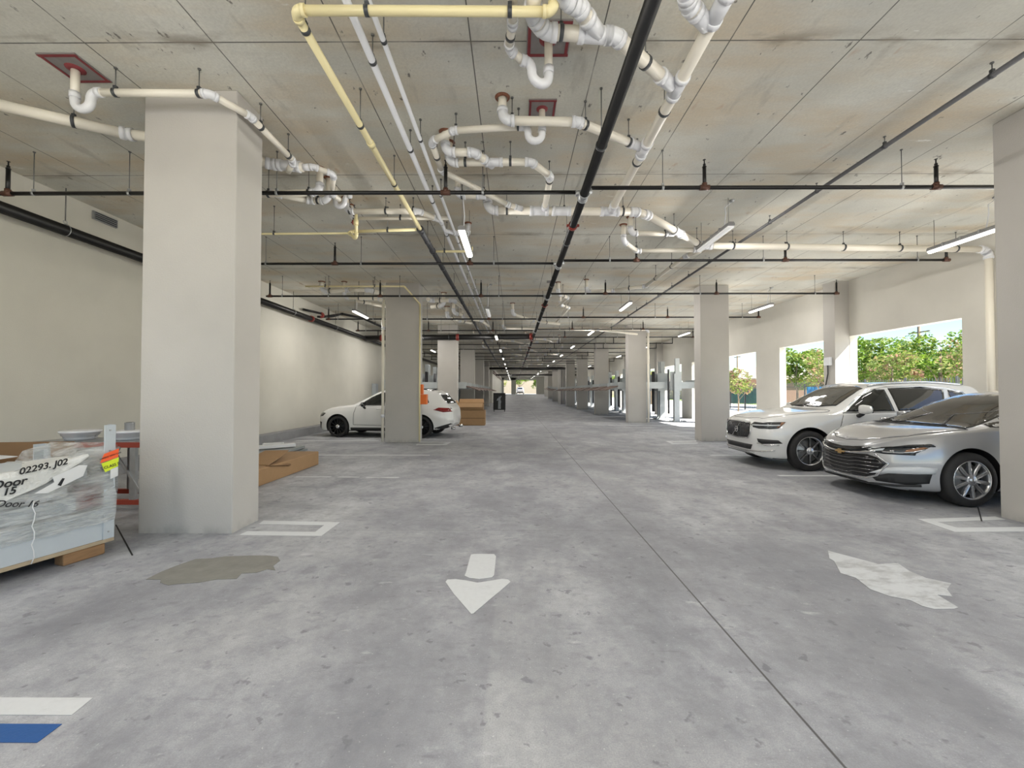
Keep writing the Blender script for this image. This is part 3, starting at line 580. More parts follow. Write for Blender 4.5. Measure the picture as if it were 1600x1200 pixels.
# ---------------------------------------------------------------- outside the right wall
M_GROUND = mat('pale_paving', (.66, .65, .62), .9, var=.12, scale=.8, bump=.2)
M_GRASS = mat('dry_grass', (.22, .30, .08), .95, var=.5, scale=3, bump=.5)
struct('ground_outside', MB().bb(10.05, 28, -25, 110, -.35, -.02).bb(-7.6, 10.05, 96, 118, -.35, .92).bb(-24, 10.05, -40, -5, -.35, -.02), M_GROUND)
struct('ground_lawn', MB().bb(28, 120, -60, 160, -.4, -.05), M_GRASS)
M_FENCE = mat('dark_fence_metal', (.05, .055, .06), .5, var=.2)
def fence(name, label, p0, p1, h, step=.13, r=.011, posts=2.4):
    p0, p1 = Vector(p0), Vector(p1); t = thing(name, p0, label, 'fence'); d = p1-p0; L_ = d.length; d.normalize()
    k = MB(); n = int(L_/step)
    for i in range(n): q = d*(i*step); k.box(q+Vector((0,0,h/2)), (r*2, r*2, h))
    k.build('picket', M_FENCE, t)['kind'] = 'stuff'
    k = MB()
    for z in (.18, h*.86): k.bar(Vector((0,0,z)), d*L_+Vector((0,0,z)), .03, .035)
    k.build('rail', M_FENCE, t)
    for i in range(int(L_/posts)+1): MB().box(d*(i*posts)+Vector((0,0,h/2+.03)), (.07, .07, h+.06)).build('post', M_FENCE, t)
    return t
fence('picket_fence', 'dark metal picket fence outside, beyond the wall openings', (19.5, 4, -.02), (19.5, 44, -.02), 2.15)
# foliage -------------------------------------------------------------------------
def leafmat(name, a, b, d):
    g = G(name, .6); c = g.mix(g.noise(.9, 4), a, b); c = g.mix(g.noise(2.6, 3, off=(5,5,5), lo=.52, hi=.6), c, d)
    g.out(c); g.b.inputs['Subsurface Weight'].default_value = 0
    tr = g.N.new('ShaderNodeBsdfTranslucent'); g.L.new(c, tr.inputs[0]); ms = g.N.new('ShaderNodeMixShader'); ms.inputs[0].default_value = .35
    o = [n for n in g.N if n.type == 'OUTPUT_MATERIAL'][0]; g.L.new(g.b.outputs[0], ms.inputs[1]); g.L.new(tr.outputs[0], ms.inputs[2]); g.L.new(ms.outputs[0], o.inputs[0]); return g.m
M_LEAF = leafmat('green_leaves', (.08, .17, .015), (.19, .30, .03), (.30, .33, .08))
M_LEAFP = leafmat('pinkish_leaves', (.15, .24, .04), (.26, .30, .08), (.38, .21, .15))
M_LEAFD = leafmat('dark_leaves', (.03, .09, .02), (.07, .16, .03), (.12, .22, .05))
M_BARK = mat('bark', (.22, .17, .12), .9, var=.4, scale=8, bump=.6)
def tree(loc, h, R, label, m, n=5200, leaf=.16, seed=0, name='leafy_tree', trunk=.14, flat=.75, lowz=.35):
    rnd = random.Random(seed); t = thing(name, loc, label, 'tree', 'trees beyond the fence')
    cz = h*(1+lowz)/2-.1; rz = h*(1-lowz)/2
    blobs = []
    for i in range(26):
        a = rnd.uniform(0, 2*math.pi); e = rnd.uniform(-.9, 1); q = rnd.uniform(.35, .85)
        c = Vector((math.cos(a)*R*q*math.sqrt(1-e*e*.8), math.sin(a)*R*q*math.sqrt(1-e*e*.8), cz+e*rz*.75)); blobs.append((c, rnd.uniform(.24, .42)*R))
    k = MB(); vs = []; fs = []
    for i in range(n):
        c, r = rnd.choice(blobs); v = Vector((rnd.gauss(0,1), rnd.gauss(0,1), rnd.gauss(0,1))).normalized()*r*rnd.uniform(.7, 1.05); v.z *= flat; p = c+v
        a = Vector((rnd.gauss(0,1), rnd.gauss(0,1), rnd.gauss(0,.6))).normalized(); b = a.cross(Vector((rnd.gauss(0,1), rnd.gauss(0,1), rnd.gauss(0,1)))).normalized()
        s = leaf*rnd.uniform(.6, 1.3); o = len(vs); vs += [p-a*s, p-b*s*.4, p+a*s, p+b*s*.4]; fs.append((o, o+1, o+2, o+3))
    k.add(vs, fs); k.build('foliage', m, t)
    k = MB(); k.tube([(0,0,0), (.05,.02,h*.25), (-.03,.04,h*.5), (.02,0,h*.8)], [trunk, trunk*.8, trunk*.55, trunk*.2], 8)
    for i in range(9):
        a = rnd.uniform(0, 6.28); z = h*rnd.uniform(.22, .5); k.tube([(0,0,z), (math.cos(a)*R*.35, math.sin(a)*R*.35, z+h*.14), (math.cos(a)*R*.7, math.sin(a)*R*.7, z+h*.26)], [trunk*.4, trunk*.25, .01], 6)
    k.build('trunk', M_BARK, t)
    return t
tree((26.6, 39.2, -.02), 5.6, 2.8, 'round green tree with rosy tips seen through the second opening', M_LEAF, seed=1, n=6500)
tree((28, 33.2, -.02), 5.9, 3.0, 'bright green spreading tree at the left of the widest opening', M_LEAF, seed=2, n=6500)
tree((22.3, 24.6, -.02), 3.9, 1.5, 'smaller pinkish leaved tree in front, middle of the widest opening', M_LEAFP, seed=3, n=2600, leaf=.11)
tree((27.2, 26.6, -.02), 5.3, 2.7, 'yellow-green tree at the right of the widest opening', M_LEAF, seed=4, n=5200, leaf=.14)
tree((34.5, 34, -.02), 4.8, 3.6, 'dark hedge-like tree low behind the bright trees', M_LEAFD, seed=5, n=6000, leaf=.2, lowz=.0)
tree((35, 44, -.02), 4.2, 3.6, 'dark low tree far behind the round green tree', M_LEAFD, seed=6, n=4500, leaf=.2, lowz=.0)
tree((17.2, 32.0, -.02), 3.5, 1.2, 'slim young pale tree seen through the third opening', M_LEAFP, seed=7, n=1500, leaf=.11, trunk=.06)
tree((18.2, 24.9, -.02), 4.4, .9, 'thin sparse young tree right of the round green tree', M_LEAFP, seed=8, n=700, leaf=.10, trunk=.04)
tree((25, 21.9, -.02), 5.0, 2.2, 'pale green tree at the right edge of the widest opening', M_LEAFP, seed=19, n=2200, leaf=.13)
tree((23, 70, -.02), 5, 2.6, 'green tree far along the outside wall', M_LEAF, seed=9, n=2600, leaf=.2)
tree((22, 88, -.02), 6, 3.0, 'farthest green tree along the outside wall', M_LEAF, seed=10, n=2600, leaf=.2)
tree((16.5, 50, -.02), 4, 1.8, 'young green tree beyond the raised platforms', M_LEAFP, seed=11, n=1800, leaf=.14)
tree((1.6, 113, .92), 6.5, 3.0, 'yellow-green tree filling the top of the far exit', M_LEAF, seed=12, n=4000, leaf=.25, lowz=.42)
tree((-4.6, 112, .92), 5.2, 2.6, 'tree outside the narrow far left gap', M_LEAFP, seed=13, n=2600, leaf=.25, lowz=.3)
tree((7.4, 112, .92), 5.4, 2.4, 'green tree at the right edge of the far exit', M_LEAF, seed=14, n=2600, leaf=.25, lowz=.1)
# utility poles
for i, (x, y, h, lab) in enumerate(((41, 42.2, 8.2, 'tall thin wooden utility pole above the trees in the widest opening'), (44, 82, 9, 'thin utility pole seen through the third opening'))):
    t = thing('utility_pole', (x, y, -.05), lab, 'pole'); MB().tube([(0,0,0), (0,0,h)], [.17, .12], 10).build('pole', M_BARK, t); MB().bb(-.05, .05, -1.1, 1.1, h-.7, h-.58).build('crossarm', M_BARK, t)
# pink house with a hipped roof
M_PINK = mat('pink_stucco', (.36, .21, .16), .85, var=.08, scale=2); M_ROOF = mat('pale_roof_tile', (.36, .31, .26), .8, var=.15, scale=9, bump=.5)
M_WGL = mat('dark_window_glass', (.03, .04, .05), .12, var=.2); M_WFR = mat('white_window_frame', (.75, .75, .73), .5)
def house(x, y, lx, ly, h, rh, label, wm, rm):
    t = thing('house', (x, y, -.05), label, 'house'); MB().bb(-lx/2, lx/2, -ly/2, ly/2, 0, h).build('wall', wm, t)
    e = .5; a, b = lx/2+e, ly/2+e; r = min(a, b)*.8
    MB().add([(-a,-b,h),(a,-b,h),(a,b,h),(-a,b,h),(0,-b+r,h+rh),(0,b-r,h+rh),(-a,-b,h-.15),(a,-b,h-.15),(a,b,h-.15),(-a,b,h-.15)],
             [(0,1,4),(1,2,5,4),(2,3,5),(3,0,4,5),(6,7,1,0),(7,8,2,1),(8,9,3,2),(9,6,0,3),(9,8,7,6)]).build('roof', rm, t)
    for wy in [(-ly*.3), -ly*.02, ly*.3]:
        f = MB().bb(-lx/2-.05, -lx/2+.02, wy-.75, wy+.75, .95, 2.15).build('window', M_WFR, t)
        MB().bb(-lx/2-.065, -lx/2-.05, wy-.66, wy-.03, 1.03, 2.07).bb(-lx/2-.065, -lx/2-.05, wy+.03, wy+.66, 1.03, 2.07).build('pane', M_WGL, f)
    return t
house(36, 64, 9, 20, 3.3, 1.9, 'pink single storey house with pale hipped roof beyond the fence', M_PINK, M_ROOF)
M_PEACH = mat('cream_stucco', (.42, .36, .27), .85, var=.08, scale=2)
house(38, 90, 9, 18, 3.3, 2.0, 'cream house farther along behind the pink house', M_PEACH, M_ROOF)
house(3, 132, 26, 8, 6.5, 1.5, 'pale building outside the far exit', M_PEACH, M_ROOF)
# green windscreen on the fence and blue tarp
M_SCR = mat('green_screen_fabric', (.015, .14, .12), .8, var=.3, scale=4); M_BLUE = mat('blue_tarp', (.03, .32, .62), .5, var=.35, scale=5, bump=.4)
def cloth(name, label, cat, y0, y1, z0, z1, x, m, amp=.04):
    n = 60; vs = []; fs = []
    for j in range(2):
        for i in range(n+1):
            yy = y0+(y1-y0)*i/n; xx = x+amp*math.sin(yy*9)+amp*.5*math.sin(yy*23)
            for s in (0, .012): vs.append((xx+s, yy, (z0, z1)[j]+.03*math.sin(yy*3)))
    W = (n+1)*2
    for i in range(n):
        a = i*2; fs += [(a, a+2, W+a+2, W+a), (a+1, W+a+1, W+a+3, a+3), (a, a+1, a+3, a+2), (W+a, W+a+2, W+a+3, W+a+1)]
    return tag(MB().add(vs, fs, True).build(name, m), label, cat)
cloth('windscreen', 'dark green fabric screen hung on the fence in the third opening', 'fabric', 33, 38, .5, 1.75, 19.75, M_SCR)
cloth('tarp', 'bright blue tarp behind the fence, above the white car windscreen', 'tarp', 26, 29.5, .1, 1.85, 20.6, M_BLUE, .08)
# ---------------------------------------------------------------- cars
def car_paint(name, col, metal=0, rough=.28):
    m = mat(name, col, rough, metal=metal, var=.015, scale=300 if metal else 2, coat=1.0); return m
M_WHITE = car_paint('white_car_paint', (.68, .68, .67)); M_WHITE2 = car_paint('gloss_white_paint', (.76, .755, .74))
M_SILV = car_paint('silver_car_paint', (.40, .405, .42), .5, .30)
M_GLASS = mat('tinted_car_glass', (.012, .014, .014), .04, spec=.7, var=.1)
M_GLASSB = mat('brownish_tinted_glass', (.022, .020, .018), .04, spec=.75, var=.1)
M_CHR = mat('chrome', (.72, .72, .73), .12, metal=1, var=.02); M_BTRIM = mat('gloss_black_trim', (.008, .008, .009), .18, var=.1)
M_PLAS = mat('black_plastic', (.018, .018, .019), .6, var=.2); M_TYRE = mat('tyre_rubber', (.022, .021, .021), .75, var=.3, scale=12, bump=.2, bscale=40)
M_SEAM = mat('panel_gap', (.01, .01, .01), .8); M_ALU = mat('bright_alloy', (.62, .63, .65), .25, metal=.85, var=.04)
M_LENS = mat('headlamp_glass', (.03, .033, .036), .05, spec=.8, var=.4, scale=9); M_AMB = mat('amber_reflector', (.26, .13, .07), .2, var=.2); M_DRL = mat('clear_lamp_strip', (.60, .62, .64), .15, var=.1)
M_REDL = mat('red_tail_lens', (.20, .01, .01), .12, var=.3, scale=6); M_DCH = mat('dark_chrome', (.20, .20, .21), .25, metal=.9, var=.02); M_GOLD = mat('gold_emblem', (.45, .30, .12), .3, metal=.5, var=.1)
def pchip(tab):
    tab = sorted({a: b for a, b in tab}.items()); X = [a for a, b in tab]; Yv = [b for a, b in tab]; n = len(X)
    h = [X[i+1]-X[i] for i in range(n-1)]; d = [(Yv[i+1]-Yv[i])/h[i] for i in range(n-1)]
    m = [0]*n; m[0], m[-1] = d[0], d[-1]
    for i in range(1, n-1):
        m[i] = 0 if d[i-1]*d[i] <= 0 else (h[i-1]+h[i])*3/((2*h[i]+h[i-1])/d[i-1]+(h[i]+2*h[i-1])/d[i])
    def f(x):
        if x <= X[0]: return Yv[0]
        if x >= X[-1]: return Yv[-1]
        i = next(k for k in range(n-1) if x <= X[k+1]); t = (x-X[i])/h[i]
        return (Yv[i]*(1+2*t)*(1-t)**2+m[i]*h[i]*t*(1-t)**2+Yv[i+1]*t*t*(3-2*t)+m[i+1]*h[i]*t*t*(t-1))
    return f
def crom(P, k, first=None, last=None):
    out = []
    for i in range(len(P)-1):
        p0 = P[max(i-1, 0)]; p1, p2 = P[i], P[i+1]; p3 = P[min(i+2, len(P)-1)]
        for j in range(k):
            t = j/k; out.append(tuple(.5*((2*p1[c])+(-p0[c]+p2[c])*t+(2*p0[c]-5*p1[c]+4*p2[c]-p3[c])*t*t+(-p0[c]+3*p1[c]-3*p2[c]+p3[c])*t**3) for c in (0, 1)))
    out.append(P[-1]); return out
class Car:
    def __init__(s, S, paint, name, label, cat, group, hub, rz):
        s.S = S; s.F = {k: pchip(v) for k, v in S['tab'].items()}; s.paint = paint
        s.t = thing(name, (0,0,0), label, cat, group)
        x0, x1 = S['tail'], S['nose']; N = 110
        xs = [x0+(x1-x0)*(.5-.5*math.cos(math.pi*i/N)) for i in range(N+1)]
        secs = [s.section(x) for x in xs]; m = len(secs[0]); bm = bmesh.new(); V = []
        for x, sc_ in zip(xs, secs):
            row = [(y, z) for y, z in sc_]+[(-y, z) for y, z in sc_[-2:0:-1]]
            V.append([bm.verts.new((x, y, z)) for y, z in row])
        M = len(V[0])
        for i in range(N):
            for j in range(M):
                bm.faces.new((V[i][j], V[i][(j+1) % M], V[i+1][(j+1) % M], V[i+1][j]))
        bm.faces.new(V[0][::-1]); bm.faces.new(V[-1])
        bmesh.ops.recalc_face_normals(bm, faces=bm.faces)
        s.bvh = BVHTree.FromBMesh(bm)
        me = bpy.data.meshes.new('body'); bm.to_mesh(me); bm.free()
        me.materials.append(paint); me.materials.append(M_PLAS)
        o = bpy.data.objects.new('body', me); sc.collection.objects.link(o)
        R = S['arch']
        cut = MB()
        for x in (0, -S['wb']):
            for sg in (-1, 1):
                k = 48; c = [(x+R*math.cos(2*math.pi*i/k), sg*.58, S['hubz']+.01+R*math.sin(2*math.pi*i/k)) for i in range(k)]
                cut.prism(c, (0, sg*.6, 0))
        co = cut.build('cutter', M_PLAS)
        b = o.modifiers.new('b', 'BOOLEAN'); b.operation = 'DIFFERENCE'; b.object = co; b.solver = 'EXACT'
        dg = bpy.context.evaluated_depsgraph_get(); me2 = bpy.data.meshes.new_from_object(o.evaluated_get(dg))
        o.modifiers.clear(); o.data = me2; bpy.data.objects.remove(co)
        for p in me2.polygons:
            c = p.center; p.use_smooth = True; p.material_index = 0
            for x in (0, -S['wb']):
                dd = math.hypot(c.x-x, c.z-S['hubz']-.01)
                if dd < R+.012 and abs(c.y) < 1.2 and abs(p.normal.y) < .2 and abs(c.y) > .575: p.material_index = 1; p.use_smooth = False
                if dd < R and abs(abs(c.y)-.58) < .004: p.material_index = 1; p.use_smooth = False
            if p.normal.z < -.8 and c.z < .35: p.material_index = 1
        try: me2.set_sharp_from_angle(angle=math.radians(42))
        except Exception: pass
        o.parent = s.t; s.body = o
        s.hub, s.rz = hub, rz
    def section(s, x):
        F = {k: f(x) for k, f in s.F.items()}
        zb, zt, wl, wm, zm, wb, ze, wr, zr = (F[k] for k in ('zb', 'zt', 'wl', 'wm', 'zm', 'wb', 'zbelt', 'wr', 'zr'))
        zm = min(max(zm, zb+.08), ze-.04)
        side = crom([(wl*.93, zb), (wl, zb+.05), ((wl+wm)/2+.01, (zb+zm)/2+.01), (wm, zm), ((wm*1.0+wb)/2+.008, (zm+ze)/2+.03), (wb, ze)], 4)
        top = crom([(wb, ze), (wb*.5+wr*.5+.012, ze*.5+zr*.5+.008), (wr, zr), (wr*.86, zt-(zt-zr)*.42), (wr*.5, zt-(zt-zr)*.10), (0, zt)], 5)
        return [(0, zb), (wl*.5, zb)]+side+top[1:]
    def hit(s, o, d):
        r = s.bvh.ray_cast(Vector(o), Vector(d).normalized()); return (r[0], r[1]) if r[0] is not None else (None, None)
    def proj(s, p2, mode, sg=1, off=.004):
        """mode 'side': (x,z); 'front': (y,z); 'rear': (y,z); 'top': (x,y); float: angle, (a,z) seen from a front corner"""
        a, b = p2
        if mode == 'side': o, d = (a, sg*3, b), (0, -sg, 0)
        elif mode == 'front': o, d = (4, a*sg, b), (-1, 0, 0)
        elif mode == 'rear': o, d = (-8, a*sg, b), (1, 0, 0)
        elif mode == 'top': o, d = (a, b*sg, 4), (0, 0, -1)
        else:
            c, n = math.cos(mode), math.sin(mode); d = (-c, -n*sg, 0); u = (-n, c*sg)     # a runs from nose corner to flank
            o = (u[0]*-a*-1+c*4, (u[1]*-a*-1)+n*sg*4, b); 
            o = (c*4-n*a*-1*-1, sg*(n*4+c*a*-1*-1*-1*-1), b)
        h, nn = s.hit(o, d)
        if h is None: return None
        if nn.dot(Vector(d)) > 0: nn = -nn
        return h+nn*off
    def panel(s, name, poly, mode, m, sg=1, off=.004, parent=None, seam=None, step=.045, rim=.012, smooth=True):
        pts = []
        for i in range(len(poly)):
            a, b = Vector(poly[i]), Vector(poly[(i+1) % len(poly)]); n = max(1, int((b-a).length/step))
            pts += [a.lerp(b, k/n) for k in range(n)]
        bm = bmesh.new(); vs = [bm.verts.new((p[0], p[1], 0)) for p in pts]; bm.faces.new(vs)
        bmesh.ops.triangulate(bm, faces=bm.faces, ngon_method='BEAUTY')
        for _ in range(4):
            E = [e for e in bm.edges if e.calc_length() > step*1.5 and not e.is_boundary]
            if not E: break
            bmesh.ops.subdivide_edges(bm, edges=E, cuts=1); bmesh.ops.triangulate(bm, faces=bm.faces)
        last = None; bad = []
        for v in bm.verts:
            h = s.proj((v.co.x, v.co.y), mode, sg, off)
            if h is None: bad.append(v)
            else: v.co = h
        if bad: bmesh.ops.delete(bm, geom=bad, context='VERTS')
        bmesh.ops.recalc_face_normals(bm, faces=bm.faces)
        c = Vector((-1.6, 0, .6)); f0 = list(bm.faces)
        if f0 and sum((f.normal.dot(f.calc_center_median()-c) for f in f0)) < 0: bmesh.ops.reverse_faces(bm, faces=f0)
        for f in bm.faces: f.smooth = smooth
        if rim:
            be = [e for e in bm.edges if e.is_boundary]; r = bmesh.ops.extrude_edge_only(bm, edges=be)
            for v in [g for g in r['geom'] if isinstance(g, bmesh.types.BMVert)]:
                fs = [f for f in v.link_faces]; 
                h = s.bvh.find_nearest(v.co)
                if h[0] is not None: v.co = v.co-h[1]*rim*(1 if h[1].dot(v.co-c) > 0 else -1)
            for f in bm.faces:
                if f not in f0 and len(f.verts) == 4: f.smooth = False
        mats = [m] if not isinstance(m, (list, tuple)) else list(m)
        me = bpy.data.meshes.new(name); bm.to_mesh(me); bm.free()
        if seam:
            loop = [s.proj((p.x, p.y), mode, sg, .0005) for p in pts]; loop = [p for p in loop if p is not None]
            k = MB(); k.tube(loop, seam, 5, closed=True)
            bm = bmesh.new(); bm.from_mesh(me); n0 = len(bm.verts)
            V = [bm.verts.new(p) for p in k.v]
            for f in k.f:
                F = bm.faces.new([V[i] for i in f]); F.material_index = 1; F.smooth = True
            bm.to_mesh(me); bm.free(); mats = mats[:1]+[M_SEAM]
        for q in mats: me.materials.append(q)
        o = bpy.data.objects.new(name, me); sc.collection.objects.link(o); o.parent = parent or s.t; return o
    def line(s, name, pts, mode, r, m, sg=1, off=0, parent=None, closed=False, step=.03, seg=8, rs=None):
        P = []
        for i in range(len(pts)-(0 if closed else 1)):
            a, b = Vector(pts[i]), Vector(pts[(i+1) % len(pts)]); n = max(1, int((b-a).length/step)); P += [a.lerp(b, k/n) for k in range(n)]
        if not closed: P.append(Vector(pts[-1]))
        L = [s.proj((p.x, p.y), mode, sg, off) for p in P]; L = [p for p in L if p is not None]
        rr = r if rs is None else [r*rs(i/(len(L)-1)) for i in range(len(L))]
        return MB().tube(L, rr, seg, closed=closed).build(name, m, parent or s.t)
    def wheels(s, kind):
        S = s.S; R = S['hubz']; w = .235
        for x in (0, -S['wb']):
            for sg in (1, -1):
                yo = sg*(S['track']); ax = Vector((0, sg, 0)); c = Vector((x, yo, R)); rr = S['rim']
                T = MB(); T.lathe(c-ax*w, [(rr, .0), (R*.93, .005), (R*.99, .03), (R, .07), (R, w-.07), (R*.99, w-.03), (R*.94, w-.006), (rr+.03, w+.004), (rr, w-.008), (rr-.005, w-.03)], axis=ax, seg=56, cap=False)
                wt = T.build('tyre', M_TYRE, s.t); wt.name = 'wheel'
                D = MB(); D.lathe(c-ax*w, [(rr, .01), (rr-.015, w-.07), (rr-.02, w-.05), (rr-.004, w-.004), (rr+.004, w-.002), (rr+.004, w-.012)], axis=ax, seg=48, cap=False)
                D.build('rim', M_ALU if kind != 'black' else M_BTRIM, wt)
                B = MB(); B.lathe(c-ax*.13, [(rr-.02, .0), (rr*.75, .0), (rr*.72, .012), (.06, .014), (.055, .03)], axis=ax, seg=32); B.build('brake_disc', M_PLAS if kind == 'black' else MATS['galvanised_steel'], wt)
                u, v = Vector((1,0,0)), Vector((0,0,1)); K = MB()
                def P(a, r, h): return c+(u*math.cos(a)+v*math.sin(a))*r+ax*h
                if kind == 'silver':
                    for k in range(5):
                        a = math.pi/2+.2+2*math.pi*k/5
                        for d in (-1, 1):
                            e = a+d*.32; e0 = a+d*.30
                            pts = [P(e0-.30, .05, -.008), P(e0-.17, rr*.55, -.018), P(e-.075, rr-.006, -.010), P(e+.075, rr-.006, -.010), P(e0+.17, rr*.55, -.018), P(e0+.30, .05, -.008)]
                            K.prism(pts, -ax*.03)
                            K.prism([P(e0-.05, .06, .002), P(e-.03, rr*.6, -.006), P(e-.02, rr-.012, -.004), P(e+.02, rr-.012, -.004), P(e+.03, rr*.6, -.006), P(e0+.05, .06, .002)], -ax*.02)
                    mats = M_ALU
                elif kind == 'eight':
                    for k in range(8):
                        a = math.pi/2+2*math.pi*k/8
                        K.prism([P(a-.35, .045, -.010), P(a-.10, rr*.5, -.024), P(a-.085, rr-.004, -.012), P(a+.085, rr-.004, -.012), P(a+.10, rr*.5, -.024), P(a+.35, .045, -.010)], -ax*.03, mi=0)
                        for d in (-1, 1):
                            K.prism([P(a+d*.25, .055, -.006), P(a+d*.075, rr*.5, -.021), P(a+d*.062, rr-.008, -.009), P(a+d*.022, rr-.008, -.009), P(a+d*.018, rr*.5, -.021), P(a+d*.05, .055, -.006)], -ax*.01, mi=1)
                    mats = (M_PLAS, M_ALU)
                else:
                    for k in range(12):
                        a = 2*math.pi*k/12
                        K.prism([P(a-.25, .045, -.010), P(a-.06, rr*.6, -.02), P(a-.06, rr-.004, -.010), P(a+.06, rr-.004, -.010), P(a+.06, rr*.6, -.02), P(a+.25, .045, -.010)], -ax*.03)
                    mats = M_BTRIM
                K.build('spoke_disc', mats, wt)
                Hb = MB(); Hb.lathe(c-ax*.05, [(.068, 0), (.068, .042), (.052, .052), (.030, .054), (.028, .06), (.0, .061)], axis=ax, seg=24, cap=False)
                for k in range(5): q = P(2*math.pi*k/5+.3, .052, -.012); Hb.tube([q, q+ax*.012], .008, 8)
                Hb.build('hub_cap', M_ALU if kind != 'black' else M_CHR, wt)
    def finish(s):
        s.t.location = s.hub; s.t.rotation_euler = (0, 0, s.rz); s.t.scale = s.S.get('scale', (1, 1, 1))
def mirror_part(car, x, z, y, m, size=(.11, .25, .165), low=True):
    for sg in (1, -1):
        k = MB(); n = 10; sx, sy, sz = size; c = Vector((x, sg*(y+sy/2+.05), z))
        prof = [(-.5, .30), (-.46, .44), (-.3, .5), (.2, .5), (.44, .36), (.5, .0)]
        for i in range(12):
            pass
        vs = []; fs = []; A_ = 12; B_ = 7
        for j in range(B_+1):
            t = -1+2*j/B_; rr = max(0, 1-abs(t)**3.2)**(1/3.2)
            for i in range(A_):
                a = 2*math.pi*i/A_; ca, sa = math.cos(a), math.sin(a)
                ex = math.copysign(abs(ca)**.7, ca)*sx/2*rr; ez = math.copysign(abs(sa)**.7, sa)*sz/2*rr*(1-.12*t)
                vs.append(c+Vector((ex-.02*t, sg*t*sy/2, ez)))
        for j in range(B_):
            for i in range(A_): fs.append((j*A_+i, j*A_+(i+1) % A_, (j+1)*A_+(i+1) % A_, (j+1)*A_+i))
        fs += [list(range(A_)), list(range(B_*A_, B_*A_+A_))[::-1]]
        k.add(vs, fs, True); mo = k.build('side_mirror', m, car.t)
        g_ = MB(); g_.box(c+Vector((-sx*.42, 0, 0)), (.02, sy*.78, sz*.72)); g_.build('mirror_glass', M_GLASS, mo)
        f = MB(); f.tube([c+Vector((0, -sg*sy*.25, -sz*.42)), c+Vector((.0, -sg*(sy*.62), -sz*.75)), c+Vector((.02, -sg*(sy*.5+.10), -sz*.72))], [.04, .035, .03], 10); f.build('mirror_foot', M_PLAS, mo)
def handle(car, x, z, m, sgs=(1, -1)):
    for sg in sgs:
        p = car.proj((x, z), 'side', sg, .0); q = car.proj((x-.22, z+.01), 'side', sg, .0)
        if p is None or q is None: continue
        o = Vector((0, sg*.035, 0)); MB().tube([p, p+o+Vector((-.03,0,0)), q+o+Vector((.03,0,0)), q], [.012, .014, .014, .012], 8).build('door_handle', m, car.t)
# ---- white crossover (front three-quarter, right of the lane) -------------------------------------------------
XC = dict(scale=(1.0, 1.0, 1.03), tail=-3.82, nose=.87, wb=2.865, hubz=.37, arch=.425, track=.935, rim=.255, tab=dict(
    zt=[(-3.82,.72),(-3.80,.98),(-3.70,1.12),(-3.52,1.38),(-3.42,1.56),(-3.3,1.60),(-2.9,1.635),(-2.2,1.655),(-1.7,1.64),(-1.35,1.575),(-1.0,1.42),(-.62,1.21),(-.42,1.125),(-.2,1.10),(.2,1.06),(.5,1.01),(.7,.965),(.80,.925),(.845,.87),(.87,.74)],
    zb=[(-3.82,.46),(-3.75,.34),(-3.4,.27),(-2.8,.22),(0,.21),(.5,.20),(.72,.22),(.83,.27),(.87,.38)],
    zbelt=[(-3.82,.66),(-3.80,.92),(-3.7,1.06),(-3.5,1.14),(-3.0,1.125),(-2.2,1.085),(-1.2,1.055),(-.5,1.035),(0,1.01),(.4,.955),(.65,.90),(.8,.845),(.85,.78),(.87,.68)],
    wb=[(-3.82,.50),(-3.78,.66),(-3.6,.79),(-3.2,.86),(-2.6,.895),(-1.5,.90),(-.5,.89),(0,.87),(.35,.83),(.58,.75),(.72,.65),(.82,.53),(.86,.44),(.87,.32)],
    wm=[(-3.82,.56),(-3.79,.74),(-3.65,.88),(-3.3,.94),(-2.8,.955),(-1.5,.94),(-.8,.94),(0,.955),(.25,.94),(.45,.90),(.62,.82),(.74,.71),(.82,.58),(.86,.48),(.87,.36)],
    zm=[(-3.82,.6),(-3.3,.72),(-1.5,.62),(0,.66),(.87,.6)],
    wl=[(-3.82,.46),(-3.75,.74),(-3.4,.88),(-2.8,.90),(-1.4,.885),(0,.90),(.35,.89),(.55,.82),(.7,.70),(.8,.57),(.87,.34)],
    wr=[(-3.82,.40),(-3.7,.62),(-3.45,.64),(-3.2,.615),(-2.4,.635),(-1.8,.64),(-1.35,.645),(-.9,.70),(-.5,.76),(-.2,.76),(.3,.70),(.62,.56),(.80,.44),(.87,.28)],
    zr=[(-3.82,.70),(-3.80,.95),(-3.7,1.09),(-3.5,1.33),(-3.4,1.50),(-3.2,1.55),(-2.4,1.60),(-1.8,1.58),(-1.35,1.515),(-1.0,1.36),(-.62,1.15),(-.42,1.08),(-.2,1.07),(.2,1.03),(.5,.98),(.7,.935),(.80,.885),(.845,.83),(.87,.71)]))
xc = Car(XC, M_WHITE, 'crossover_car', 'white crossover parked behind the silver sedan, nose out between pillars', 'car', 'parked cars', (5.585, 8.80, 0), math.pi+math.radians(-.5))
